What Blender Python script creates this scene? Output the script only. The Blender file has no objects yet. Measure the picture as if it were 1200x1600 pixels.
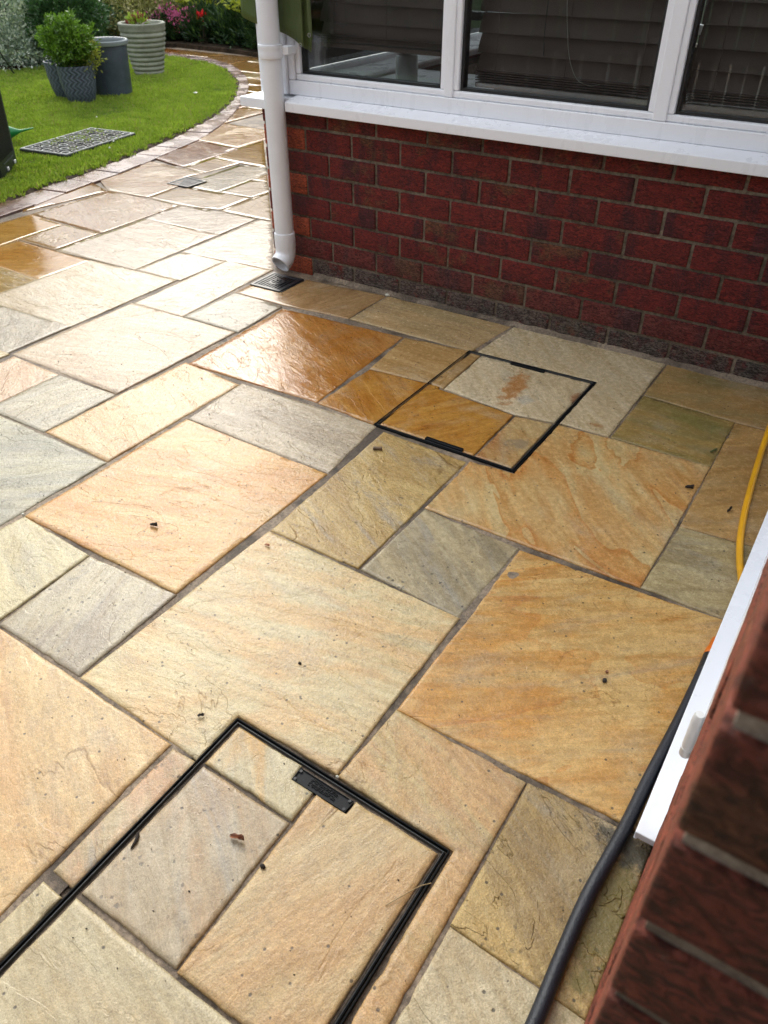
import bpy, bmesh, math, random
import numpy as np
from mathutils import Vector, Matrix, noise as mnoise
R = math.radians
# ------------------------------------------------------------------ camera, sky, sun, exposure
scene = bpy.context.scene
scene.render.resolution_x, scene.render.resolution_y = 768, 1024
scene.render.engine = 'CYCLES'
scene.view_settings.view_transform = 'Standard'
scene.view_settings.look = 'None'
scene.view_settings.exposure = 0.71
scene.view_settings.gamma = 1.0
cam_d = bpy.data.cameras.new("camera"); cam = bpy.data.objects.new("camera", cam_d)
scene.collection.objects.link(cam); scene.camera = cam
cam_d.sensor_fit = 'VERTICAL'; cam_d.sensor_height = 36; cam_d.lens = 1210.13/1600*36
cam_d.clip_start = 0.02; cam_d.clip_end = 600
cam.location = (0, 0, 1.27); cam.rotation_euler = (R(90-37.492), R(0.0), R(32.767))
cam_d.dof.use_dof = True; cam_d.dof.focus_distance = 1.9; cam_d.dof.aperture_fstop = 9.0

SUN_EL, SUN_AZ = R(36), R(44)          # azimuth measured from +y towards -x
sdir = Vector((-math.sin(SUN_AZ)*math.cos(SUN_EL), math.cos(SUN_AZ)*math.cos(SUN_EL), math.sin(SUN_EL)))
sd = bpy.data.lights.new("sun", 'SUN'); sun = bpy.data.objects.new("sun", sd); scene.collection.objects.link(sun)
sd.energy = 1.25; sd.angle = R(24); sd.color = (1, .95, .86)
sun.rotation_euler = sdir.to_track_quat('Z', 'Y').to_euler(); sun.location = (-6, 6, 9)

class G:                                # tiny node-graph helper
    def __init__(s, nt): s.nt = nt
    def n(s, t, ins=None, **pr):
        nd = s.nt.nodes.new(t)
        for k, v in pr.items(): setattr(nd, k, v)
        for k, v in (ins or {}).items(): s.set(nd.inputs[k], v)
        return nd
    def set(s, sock, v):
        if isinstance(v, bpy.types.NodeSocket): s.nt.links.new(v, sock)
        elif isinstance(v, bpy.types.Node): s.nt.links.new(v.outputs[0], sock)
        else:
            if hasattr(sock.default_value, '__len__') and not hasattr(v, '__len__'): v = [v]*len(sock.default_value)
            if hasattr(v, '__len__') and len(v) == 3 and len(sock.default_value) == 4: v = (*v, 1)
            sock.default_value = v
    def m(s, op, a, b=0.0, c=None, clamp=False):
        nd = s.nt.nodes.new('ShaderNodeMath'); nd.operation = op; nd.use_clamp = clamp
        s.set(nd.inputs[0], a); s.set(nd.inputs[1], b)
        if c is not None: s.set(nd.inputs[2], c)
        return nd.outputs[0]
    def vm(s, op, a, b=(0, 0, 0), out=0):
        nd = s.nt.nodes.new('ShaderNodeVectorMath'); nd.operation = op
        s.set(nd.inputs[0], a); s.set(nd.inputs[1], b)
        return nd.outputs[out]
    def mix(s, f, a, b, mode='MIX'):
        nd = s.nt.nodes.new('ShaderNodeMix'); nd.data_type = 'RGBA'; nd.blend_type = mode
        s.set(nd.inputs[0], f); s.set(nd.inputs[6], a); s.set(nd.inputs[7], b)
        return nd.outputs[2]
    def noise(s, v, scale=1, detail=4, rough=.55, dist=0, out=0):
        nd = s.n('ShaderNodeTexNoise', {'Vector': v, 'Scale': scale, 'Detail': detail, 'Roughness': rough, 'Distortion': dist})
        return nd.outputs[out]
    def ss(s, v, lo, hi, a=0.0, b=1.0):
        nd = s.n('ShaderNodeMapRange', {'Value': v, 'From Min': lo, 'From Max': hi, 'To Min': a, 'To Max': b}, interpolation_type='SMOOTHSTEP')
        return nd.outputs[0]
    def attr(s, name, out='Color'):
        return s.n('ShaderNodeAttribute', attribute_name=name).outputs[out]

w = bpy.data.worlds.new("World"); scene.world = w; w.use_nodes = True
g = G(w.node_tree); w.node_tree.nodes.clear()
sky = g.n('ShaderNodeTexSky', sky_type='NISHITA', sun_disc=False, sun_elevation=SUN_EL, sun_rotation=-SUN_AZ, dust_density=2.0, air_density=1.0)
tc = g.n('ShaderNodeTexCoord').outputs['Generated']
sep = g.n('ShaderNodeSeparateXYZ', {0: tc})
zz = g.m('ADD', g.m('MAXIMUM', sep.outputs[2], 0.0), .22)
cv = g.n('ShaderNodeCombineXYZ', {0: g.m('DIVIDE', sep.outputs[0], zz), 1: g.m('DIVIDE', sep.outputs[1], zz), 2: 0.0})
cl = g.noise(cv, 2.3, 9, .62, .5)
mask = g.ss(cl, .40, .55)
dt = g.m('MAXIMUM', g.vm('DOT_PRODUCT', tc, tuple(sdir), 1), 0.0)
glow = g.m('POWER', dt, 5.0)
lum = g.m('MULTIPLY', g.m('ADD', g.m('MULTIPLY', glow, 5.0), 11.0), g.ss(cl, .42, .66, .40, 1.55))
lum = g.m('MULTIPLY', lum, g.m('ADD', g.m('MULTIPLY', g.m('MAXIMUM', sep.outputs[2], 0.0), 1.0), .56))
nd = g.n('ShaderNodeVectorMath', {0: (.965, .985, 1.0)}, operation='SCALE'); g.set(nd.inputs[3], lum)
skyc = g.mix(mask, sky.outputs[0], nd.outputs[0])
bg = g.n('ShaderNodeBackground', {'Color': skyc, 'Strength': 0.12})
g.n('ShaderNodeOutputWorld', {'Surface': bg})

# ------------------------------------------------------------------ helpers
COL = scene.collection
def lin(c, k=1.0):
    return tuple(k*((v/255/12.92) if v <= 10 else ((v/255+.055)/1.055)**2.4) for v in c)
def tag(o, label=None, cat=None, group=None, kind=None):
    if label: o['label'] = label
    if cat: o['category'] = cat
    if group: o['group'] = group
    if kind: o['kind'] = kind
    return o
def empty(name, loc=(0, 0, 0), rz=0.0):
    o = bpy.data.objects.new(name, None); COL.objects.link(o)
    o.location = loc; o.rotation_euler = (0, 0, rz); o.empty_display_size = .1
    return o
def link(name, me, mat, parent=None, smooth=None, local=False):
    o = bpy.data.objects.new(name, me); COL.objects.link(o)
    if mat:
        for m_ in (mat if isinstance(mat, (list, tuple)) else [mat]): me.materials.append(m_)
    if smooth is not None: me.shade_smooth() if smooth else me.shade_flat()
    if parent:
        o.parent = parent
        if not local:                    # geometry was given in world coordinates
            bpy.context.view_layer.update()
            o.matrix_parent_inverse = parent.matrix_world.inverted()
    return o
class MB:
    def __init__(s): s.v = []; s.f = []
    def add(s, vs, fs):
        b = len(s.v); s.v += [tuple(p) for p in vs]; s.f += [tuple(i+b for i in f) for f in fs]; return s
    def box(s, x0, x1, y0, y1, z0, z1):
        return s.add([(x0,y0,z0),(x1,y0,z0),(x1,y1,z0),(x0,y1,z0),(x0,y0,z1),(x1,y0,z1),(x1,y1,z1),(x0,y1,z1)],
                     [(3,2,1,0),(4,5,6,7),(0,1,5,4),(1,2,6,5),(2,3,7,6),(3,0,4,7)])
    def prism(s, poly, z0, z1):          # poly counter-clockwise
        n = len(poly)
        vs = [(p[0],p[1],z0) for p in poly]+[(p[0],p[1],z1) for p in poly]
        return s.add(vs, [tuple(range(n-1,-1,-1)), tuple(range(n,2*n))]+[(i,(i+1)%n,(i+1)%n+n,i+n) for i in range(n)])
    def ring(s, outer, inner, z0, z1):   # closed ring between two polygons of equal length
        n = len(outer); vs = [(p[0],p[1],z) for z in (z0,z1) for P in (outer,inner) for p in P]
        fs = []
        for i in range(n):
            j = (i+1)%n
            fs += [(i,j,2*n+j,2*n+i),(n+j,n+i,3*n+i,3*n+j),(2*n+i,2*n+j,3*n+j,3*n+i),(j,i,n+i,n+j)]
        return s.add(vs, fs)
    def lathe(s, prof, seg=48, c=(0,0,0), close=False):
        n = len(prof)
        vs = [(c[0]+r*math.cos(2*math.pi*k/seg), c[1]+r*math.sin(2*math.pi*k/seg), c[2]+z) for k in range(seg) for r, z in prof]
        fs = [(k*n+i, ((k+1)%seg)*n+i, ((k+1)%seg)*n+i+1, k*n+i+1) for k in range(seg) for i in range(n-1)]
        if close: fs += [(k*n+n-1, ((k+1)%seg)*n+n-1, ((k+1)%seg)*n, k*n) for k in range(seg)]
        return s.add(vs, fs)
    def tube(s, pts, rad, seg=12, cap=True):
        pts = [Vector(p) for p in pts]; n = len(pts)
        rads = rad if isinstance(rad, (list, tuple)) else [rad]*n
        up = Vector((0,0,1)); vs = []; prev = None
        for i, p in enumerate(pts):
            t = (pts[min(i+1,n-1)]-pts[max(i-1,0)]).normalized()
            a = prev if prev is not None else (up if abs(t.z) < .9 else Vector((1,0,0)))
            a = (a - t*a.dot(t)).normalized(); prev = a; b = t.cross(a)
            vs += [p+(a*math.cos(2*math.pi*k/seg)+b*math.sin(2*math.pi*k/seg))*rads[i] for k in range(seg)]
        fs = [(i*seg+k, i*seg+(k+1)%seg, (i+1)*seg+(k+1)%seg, (i+1)*seg+k) for i in range(n-1) for k in range(seg)]
        if cap: fs += [tuple(range(seg-1,-1,-1)), tuple(range((n-1)*seg, n*seg))]
        return s.add(vs, fs)
    def build(s, name, mat, parent=None, smooth=False, bevel=0, local=False, seg=2):
        me = bpy.data.meshes.new(name); me.from_pydata(s.v, [], s.f); me.update()
        o = link(name, me, mat, parent, smooth, local)
        if bevel:
            b = o.modifiers.new('bevel', 'BEVEL'); b.width = bevel; b.segments = seg; b.limit_method = 'ANGLE'; b.angle_limit = R(40)
            b.harden_normals = False
        if smooth:
            try:
                me.set_sharp_from_angle(angle=R(42))
            except Exception: pass
        return o
def catmull(P, k=8):
    P = [Vector(p) for p in P]; P = [2*P[0]-P[1]]+P+[2*P[-1]-P[-2]]; out = []
    for i in range(1, len(P)-2):
        for j in range(k):
            t = j/k; a,b,c,d = P[i-1],P[i],P[i+1],P[i+2]
            out.append(.5*((2*b)+(c-a)*t+(2*a-5*b+4*c-d)*t*t+(3*b-a-3*c+d)*t**3))
    out.append(P[-2]); return out
def inset_poly(P, d):
    n = len(P); A = sum(P[i][0]*P[(i+1)%n][1]-P[(i+1)%n][0]*P[i][1] for i in range(n))
    if A < 0: P = P[::-1]
    dd = d if hasattr(d, '__len__') else [d]*n
    L = []
    for i in range(n):
        a = Vector(P[i]); b = Vector(P[(i+1)%n]); t = (b-a).normalized(); nn = Vector((-t.y, t.x))
        L.append((a+nn*dd[i], t))
    out = []
    for i in range(n):
        p, t = L[i-1]; q, u = L[i]; c = t.x*u.y-t.y*u.x
        if abs(c) < .05: out.append(tuple(q))
        else:
            k = ((q-p).x*u.y-(q-p).y*u.x)/c; out.append(tuple(p+t*k))
    return out

# ------------------------------------------------------------------ materials
def newmat(name):
    m_ = bpy.data.materials.new(name); m_.use_nodes = True; m_.node_tree.nodes.clear()
    gg = G(m_.node_tree)
    return m_, gg
def out(gg, sh, vol=None): gg.n('ShaderNodeOutputMaterial', {'Surface': sh})
def simple(name, col, rough=.5, metal=0, bump=0, bscale=200, var=.12, vscale=6, spec=.5, coat=0):
    m_, gg = newmat(name); P = gg.n('ShaderNodeTexCoord').outputs['Object']
    n1 = gg.noise(P, vscale, 6, .6)
    c = gg.mix(gg.ss(n1, .3, .7), tuple(v*(1-var) for v in col), tuple(min(1, v*(1+var)) for v in col))
    r = gg.m('ADD', gg.m('MULTIPLY', gg.noise(P, vscale*4, 4), .2), rough-.1)
    ins = {'Base Color': c, 'Roughness': r, 'Metallic': metal, 'Specular IOR Level': spec, 'Coat Weight': coat}
    if bump:
        ins['Normal'] = gg.n('ShaderNodeBump', {'Height': gg.noise(P, bscale, 3), 'Strength': bump, 'Distance': .002}).outputs[0]
    out(gg, gg.n('ShaderNodeBsdfPrincipled', ins)); return m_

def mat_stone():
    m_, gg = newmat('sandstone'); P = gg.n('ShaderNodeTexCoord').outputs['Object']
    A = gg.attr('colA'); B = gg.attr('colB'); par = gg.n('ShaderNodeSeparateColor', {0: gg.attr('par')}); pr2 = gg.n('ShaderNodeSeparateColor', {0: gg.attr('parb')})
    wet, band, spk = par.outputs[0], par.outputs[1], par.outputs[2]
    seed, ang, rel = pr2.outputs[0], pr2.outputs[1], pr2.outputs[2]
    off = gg.n('ShaderNodeCombineXYZ', {0: gg.m('MULTIPLY', seed, 91.0), 1: gg.m('MULTIPLY', seed, 57.0), 2: gg.m('MULTIPLY', seed, 23.0)})
    rot = gg.n('ShaderNodeVectorRotate', {'Vector': P, 'Angle': gg.m('MULTIPLY', ang, 6.28318)}, rotation_type='Z_AXIS')
    Q = gg.vm('ADD', rot.outputs[0], off)
    Qs = gg.vm('MULTIPLY', Q, (2.2, 9.0, 4.0))
    sk = gg.m('ADD', gg.m('MULTIPLY', seed, .9), .5); n1 = gg.noise(gg.n('ShaderNodeVectorMath', {0: Qs, 'Scale': sk}, operation='SCALE').outputs[0], 1.0, 7, .6, 1.2)
    n1b = gg.noise(gg.vm('MULTIPLY', Q, (3.0, 4.0, 3.0)), 1.0, 5, .6, .6)
    t = gg.ss(gg.m('ADD', gg.m('MULTIPLY', n1, .55), gg.m('MULTIPLY', n1b, .45)), .43, .58)
    c = gg.mix(t, A, B)
    # streaky veins along the bedding
    vs = gg.noise(gg.vm('MULTIPLY', Q, (5.0, 40.0, 20.0)), 1.0, 7, .7, .9)
    c = gg.mix(1.0, c, gg.n('ShaderNodeCombineColor', {0: gg.ss(vs, .3, .7, .86, 1.12), 1: gg.ss(vs, .3, .7, .80, 1.13), 2: gg.ss(vs, .3, .7, .70, 1.15)}), 'MULTIPLY')
    # iron banding: rust lines with filled bands between
    n2 = gg.noise(gg.vm('MULTIPLY', Q, (1.3, 2.9, 2.0)), 1.0, 4, .55, .9)
    fr = gg.m('FRACT', gg.m('MULTIPLY', n2, 6.5))
    line = gg.m('MULTIPLY', gg.ss(fr, .80, .97), gg.ss(fr, 1.0, .985))
    fill = gg.ss(fr, .15, .9)
    c = gg.mix(gg.m('MULTIPLY', gg.m('MULTIPLY', fill, band), .75), c, gg.mix(1.0, c, (.98, .80, .60), 'MULTIPLY'))
    c = gg.mix(gg.m('MULTIPLY', gg.m('MULTIPLY', line, band), .6), c, gg.mix(1.0, c, (.82, .60, .38), 'MULTIPLY'))
    # pale / greenish cloud
    n3 = gg.noise(Q, 5.0, 8, .65, .3)
    c = gg.mix(gg.ss(n3, .52, .72, 0, .35), c, (.50, .43, .29))
    # grey mineral staining
    n4 = gg.noise(gg.vm('ADD', Qs, (7.7, 3.1, 0)), 1.3, 9, .72, .8)
    c = gg.mix(gg.m('MULTIPLY', gg.ss(n4, .50, .68), gg.m('MULTIPLY', spk, .80)), c, (.27, .25, .215))
    # mottle + grain
    n5 = gg.noise(Q, 62.0, 8, .75)
    c = gg.mix(1.0, c, gg.ss(n5, .30, .70, .84, 1.13), 'MULTIPLY')
    n6 = gg.noise(Q, 420.0, 2, .6)
    c = gg.mix(1.0, c, gg.ss(n6, .25, .75, .78, 1.18), 'MULTIPLY')
    n7 = gg.noise(Q, 150.0, 3, .7); c = gg.mix(gg.m('MULTIPLY', gg.ss(n7, .60, .72), .35), c, (.12, .095, .06))
    # lichen spots and pits, clustered
    v1 = gg.n('ShaderNodeTexVoronoi', {'Vector': gg.vm('ADD', Q, gg.vm('MULTIPLY', gg.noise(Q, 70.0, 4, .7, out=1), (.014, .014, .0))), 'Scale': 66.0, 'Randomness': 1.0})
    clus = gg.ss(gg.noise(Q, 7.0, 5, .7), .50, .62)
    s1 = gg.m('MULTIPLY', gg.ss(v1.outputs['Distance'], .31, .20), gg.m('MULTIPLY', clus, gg.m('GREATER_THAN', gg.n('ShaderNodeSeparateColor', {0: v1.outputs['Color']}).outputs[0], .45)))
    v2 = gg.n('ShaderNodeTexVoronoi', {'Vector': gg.vm('ADD', Q, (3, 1, 5)), 'Scale': 38.0, 'Randomness': 1.0})
    s2 = gg.m('MULTIPLY', gg.ss(v2.outputs['Distance'], .13, .08), gg.m('GREATER_THAN', gg.n('ShaderNodeSeparateColor', {0: v2.outputs['Color']}).outputs[0], .60))
    spots = gg.m('MAXIMUM', gg.m('MULTIPLY', s1, gg.m('MULTIPLY', spk, .85)), gg.m('MULTIPLY', s2, .8))
    c = gg.mix(spots, c, (.045, .038, .028))
    # two rust runs on the pale stone in front of the wall, green algae by the house wall
    def blob(cx, cy, sx, sy, an, lo=.9, hi=.35):
        d = gg.vm('SUBTRACT', P, (cx, cy, 0)); r_ = gg.n('ShaderNodeVectorRotate', {'Vector': d, 'Angle': an}, rotation_type='Z_AXIS')
        q = gg.vm('MULTIPLY', r_.outputs[0], (1/sx, 1/sy, 0)); L_ = gg.vm('LENGTH', q, out=1)
        return gg.ss(gg.m('ADD', L_, gg.m('MULTIPLY', gg.m('SUBTRACT', gg.noise(P, 34, 7, .75), .5), 2.6)), lo, hi)
    def paint(c, f, k, col): return gg.mix(gg.m('MULTIPLY', f, k), c, col)
    c = paint(c, blob(-.90, 2.22, .05, .17, -.15), .85, (.36, .15, .035))
    c = paint(c, blob(-.835, 2.16, .04, .05, 0), .45, (.38, .38, .34))
    c = paint(c, blob(-.70, 2.27, .02, .05, -.2), .7, (.22, .07, .02))
    c = paint(c, blob(-.575, 2.13, .035, .02, 0), .7, (.30, .14, .04))
    c = paint(c, blob(-.02, .70, .05, .20, 0), .65, (.13, .12, .025))
    c = paint(c, blob(-.02, .82, .10, .05, 0), .8, (.04, .038, .03))
    c = paint(c, blob(-.30, 2.32, .15, .06, 0), .35, (.15, .16, .04))
    c = paint(c, blob(-1.45, 2.62, .28, .07, 0), .3, (.13, .13, .05))
    c = paint(c, blob(-.36, 2.62, .12, .07, 0), .45, (.14, .14, .05))
    c = paint(c, blob(-.74, 1.90, .05, .05, 0), .45, (.13, .13, .12))
    # wet film: smoother, darker where water lies
    wn = gg.noise(gg.vm('ADD', P, (2.3, 8.1, 0)), 3.2, 5, .6, .4)
    pud = gg.m('MULTIPLY', gg.ss(wn, .36, .50), gg.ss(wet, .45, .95))
    rgh = gg.m('ADD', gg.m('MULTIPLY', wet, -.30), gg.ss(n5, .3, .7, .27, .45))
    rgh = gg.m('MAXIMUM', gg.m('ADD', rgh, gg.m('MULTIPLY', pud, -.15)), .03)
    wetk = gg.ss(wet, .5, .85, 0, .9); c = gg.mix(wetk, c, gg.mix(1.0, c, (.56, .47, .36), 'MULTIPLY'))      # saturated stone is darker
    # relief
    mic = gg.ss(wet, .45, .75, .60, .22)
    e1 = gg.noise(gg.vm('MULTIPLY', Q, (11.0, 30.0, 18.0)), 1.0, 8, .66, 1.1)
    e2 = gg.noise(Q, 110.0, 5, .65)
    led = gg.noise(gg.n('ShaderNodeVectorMath', {0: gg.vm('MULTIPLY', Q, (3.2, 6.2, 3.0)), 'Scale': gg.m('ADD', gg.m('FRACT', gg.m('MULTIPLY', seed, 7.7)), .35)}, operation='SCALE').outputs[0], 1.0, 5, .55, 1.1)
    st = gg.m('MULTIPLY', led, 6.0); stf = gg.m('ADD', gg.m('FLOOR', st), gg.ss(gg.m('FRACT', st), .0, .06))
    lm = gg.m('MULTIPLY', gg.ss(gg.m('FRACT', st), .07, .02), gg.ss(gg.m('FRACT', st), .0, .01)); c = gg.mix(gg.m('MULTIPLY', lm, gg.m('MULTIPLY', gg.ss(gg.noise(Q, 3.0, 3), .50, .62), .6)), c, gg.mix(1.0, c, (.5, .42, .32), 'MULTIPLY'))
    h = gg.m('ADD', gg.m('MULTIPLY', e1, gg.ss(wet, .4, .85, .65, 1.05)), gg.m('ADD', gg.m('MULTIPLY', e2, mic), gg.m('ADD', gg.m('MULTIPLY', stf, gg.m('MULTIPLY', rel, .75)), gg.m('MULTIPLY', gg.noise(Q, 330.0, 3, .7), gg.m('MULTIPLY', mic, .4)))))
    h = gg.m('ADD', h, gg.m('MULTIPLY', spots, -.15))
    stn = gg.m('MULTIPLY', gg.m('MULTIPLY', rel, 2.5), gg.m('SUBTRACT', 1.0, gg.m('MULTIPLY', pud, .50)))
    bmp = gg.n('ShaderNodeBump', {'Height': h, 'Strength': gg.m('MULTIPLY', stn, .55), 'Distance': .0042})
    c = gg.mix(gg.m('MULTIPLY', pud, .25), c, gg.mix(1.0, c, (.72, .66, .58), 'MULTIPLY'))
    out(gg, gg.n('ShaderNodeBsdfPrincipled', {'Base Color': c, 'Roughness': rgh, 'Normal': bmp, 'Specular IOR Level': .5, 'IOR': 1.45}))
    return m_
M = {}
M['stone'] = mat_stone()

def mat_brick(near=False):
    m_, gg = newmat('rustic_brick' + ('_pier' if near else '')); P = gg.n('ShaderNodeTexCoord').outputs['Object']
    b = gg.n('ShaderNodeSeparateColor', {0: gg.attr('bpar')}); seed, dirt, plain = b.outputs
    off = gg.n('ShaderNodeCombineXYZ', {0: gg.m('MULTIPLY', seed, 71.0), 1: gg.m('MULTIPLY', seed, 37.0), 2: gg.m('MULTIPLY', seed, 53.0)})
    Q = gg.vm('ADD', P, off)
    n1 = gg.noise(gg.vm('MULTIPLY', Q, (11, 11, 3)), 1, 4, .6, .4)
    red = gg.mix(gg.noise(Q, 30, 6, .7), (.135, .013, .010), (.225, .027, .021))
    pur = gg.mix(gg.noise(Q, 30, 6, .7), (.055, .013, .018), (.095, .020, .026))
    c = gg.mix(gg.ss(n1, .47, .64, 0, .85), red, pur)
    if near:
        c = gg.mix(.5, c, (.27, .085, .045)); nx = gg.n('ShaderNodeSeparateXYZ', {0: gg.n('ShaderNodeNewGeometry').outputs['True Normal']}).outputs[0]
        plain = gg.m('MAXIMUM', plain, gg.ss(nx, -.5, -.85, 0, .45))  # faces turned to the light are painted a brighter orange, and smoother
    c = gg.mix(gg.ss(gg.m('ADD', gg.noise(Q, 8, 5, .6), gg.m('MULTIPLY', gg.m('SUBTRACT', seed, .5), .25)), .60, .72, 0, .7), c, (.15, .07, .03))
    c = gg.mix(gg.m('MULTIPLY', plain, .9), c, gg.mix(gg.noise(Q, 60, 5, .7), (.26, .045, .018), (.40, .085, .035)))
    # grooved rustic face
    gr = gg.noise(gg.vm('MULTIPLY', Q, (60, 60, 95) if near else (48, 48, 135)), 1, 7, .70, 1.2 if near else 1.8)
    c = gg.mix(1.0, c, gg.ss(gr, .38, .62, .34, 1.55), 'MULTIPLY')
    eff = gg.m('MULTIPLY', gg.ss(gg.noise(Q, 14, 8, .75), .34, .50), dirt)
    c = gg.mix(gg.m('MULTIPLY', eff, .85), c, gg.mix(gg.ss(gr, .42, .62), (.018, .018, .014), (.20, .19, .155)))
    c = gg.mix(gg.ss(gg.noise(Q, 55, 6, .8), .62, .76, 0, .6 if near else .2), c, (.38, .34, .32))
    h = gg.m('ADD', gg.m('MULTIPLY', gg.m('MULTIPLY', gr, gg.m('SUBTRACT', 1.0, plain)), 1.0), gg.m('MULTIPLY', gg.noise(Q, 220, 4, .7), .25))
    bmp = gg.n('ShaderNodeBump', {'Height': h, 'Strength': 1.0, 'Distance': .011})
    out(gg, gg.n('ShaderNodeBsdfPrincipled', {'Base Color': c, 'Roughness': gg.ss(gr, .3, .7, .5, .75), 'Normal': bmp, 'Specular IOR Level': .35}))
    return m_
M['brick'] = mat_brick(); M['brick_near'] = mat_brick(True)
def mat_mortar(name, a, b, sc=60, rough=.62, spec=.4):
    m_, gg = newmat(name); P = gg.n('ShaderNodeTexCoord').outputs['Object']
    n1 = gg.noise(P, sc, 7, .7); n2 = gg.noise(P, 5, 5, .6)
    c = gg.mix(gg.ss(n2, .35, .65), a, b); c = gg.mix(1.0, c, gg.ss(n1, .30, .70, .5, 1.4), 'MULTIPLY'); c = gg.mix(gg.ss(gg.noise(P, 11, 5, .7), .56, .68, 0, .8 if name == 'joint_mortar' else 0), c, (.022, .017, .012))
    bmp = gg.n('ShaderNodeBump', {'Height': gg.m('ADD', n1, gg.m('MULTIPLY', gg.noise(P, 500, 2), .4)), 'Strength': .8, 'Distance': .003})
    out(gg, gg.n('ShaderNodeBsdfPrincipled', {'Base Color': c, 'Roughness': rough, 'Normal': bmp, 'Specular IOR Level': spec})); return m_
M['joint'] = mat_mortar('joint_mortar', (.075, .055, .037), (.28, .215, .15), 120)
M['mortar'] = mat_mortar('brick_mortar', (.105, .082, .056), (.20, .16, .115), 70)
M['soil'] = mat_mortar('soil', (.025, .018, .012), (.06, .042, .028), 40, .95, .1)
M['pier_joint'] = mat_mortar('pier_joint', (.20, .17, .13), (.38, .33, .26), 60)
def mat_upvc():
    m_, gg = newmat('white_upvc'); P = gg.n('ShaderNodeTexCoord').outputs['Object']
    n1 = gg.noise(gg.vm('MULTIPLY', P, (4, 4, 1.2)), 2.5, 7, .7); n2 = gg.noise(P, 90, 4, .8)
    c = gg.mix(gg.ss(n1, .55, .80, 0, .20), (.86, .88, .92), (.70, .70, .70))
    c = gg.mix(gg.ss(n2, .66, .8, 0, .25), c, (.40, .39, .35))
    out(gg, gg.n('ShaderNodeBsdfPrincipled', {'Base Color': c, 'Roughness': gg.ss(n1, .3, .7, .22, .38), 'Specular IOR Level': .5})); return m_
M['upvc'] = mat_upvc()
M['pipe'] = simple('grey_white_pvc', (.80, .82, .85), .35, var=.06, vscale=3)
M['coverframe'] = simple('cover_frame_plastic', (.008, .009, .010), .75, spec=.12)
M['plate'] = simple('plate_plastic', (.009, .010, .012), .5, spec=.2, bump=.2, bscale=400)
M['rubber'] = simple('black_gasket', (.012, .013, .014), .45)
M['blackplastic'] = simple('black_plastic', (.014, .016, .019), .32, bump=.2, bscale=400)
M['trayedge'] = simple('grey_metal_edge', (.10, .105, .11), .45, metal=.4)
M['slat'] = simple('dark_wood_slat', (.12, .082, .07), .5, bump=.15, bscale=60)
M['dark'] = simple('dark_interior', (.05, .047, .045), .8)
M['floor_in'] = simple('interior_floor', (.16, .14, .12), .6)
M['render_in'] = simple('interior_plaster', (.35, .35, .33), .9)
M['roof'] = simple('roof_panel', (.45, .46, .47), .4)
M['tile'] = simple('roof_tile', (.12, .06, .045), .8)
def mat_glass():
    m_, gg = newmat('window_glass'); fr = gg.n('ShaderNodeFresnel', {'IOR': 1.52}).outputs[0]
    gl = gg.n('ShaderNodeBsdfGlossy', {'Roughness': .01, 'Color': (.95, .97, 1)})
    tr = gg.n('ShaderNodeBsdfTransparent', {'Color': (.965, .98, .972)})
    mx = gg.n('ShaderNodeMixShader', {0: gg.m('MULTIPLY', fr, 1.0, clamp=True), 1: tr.outputs[0], 2: gl.outputs[0]})
    out(gg, mx); return m_
M['glass'] = mat_glass()
def leafmat(name, a, b, trans=.3, rough=.45, tint=None):
    m_, gg = newmat(name); at_ = gg.attr('lc'); s_ = gg.n('ShaderNodeSeparateColor', {0: at_})
    c = gg.mix(s_.outputs[0], a, b)
    if tint: c = gg.mix(gg.m('GREATER_THAN', s_.outputs[1], 1-tint[1]), c, tint[0])
    p_ = gg.n('ShaderNodeBsdfPrincipled', {'Base Color': c, 'Roughness': rough, 'Specular IOR Level': .4})
    tl = gg.n('ShaderNodeBsdfTranslucent', {'Color': gg.mix(1.0, c, (1.4, 1.5, .7), 'MULTIPLY')})
    out(gg, gg.n('ShaderNodeMixShader', {0: trans, 1: p_.outputs[0], 2: tl.outputs[0]})); return m_

# ------------------------------------------------------------------ SETTING: ground, patio
rng = random.Random(7)
gm, gg = newmat('ground_earth'); P_ = gg.n('ShaderNodeTexCoord').outputs['Object']
out(gg, gg.n('ShaderNodeBsdfPrincipled', {'Base Color': gg.mix(gg.noise(P_, .8, 6), (.035, .07, .015), (.06, .10, .025)), 'Roughness': .95}))
tag(MB().add([(-250,-250,-.06),(250,-250,-.06),(250,250,-.06),(-250,250,-.06)], [(0,1,2,3)]).build('ground', gm), kind='structure')
bed = MB().add([(-4.75,-4.9,-.009),(.6,-4.9,-.009),(.6,9.2,-.009),(-8.8,9.2,-.009),(-8.8,7.2,-.009),(-4.75,4.0,-.009)], [(0,1,2,3,4,5)])
jb = bmesh.new(); 
tag(bed.build('mortar_bed', M['joint']), kind='structure')

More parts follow.
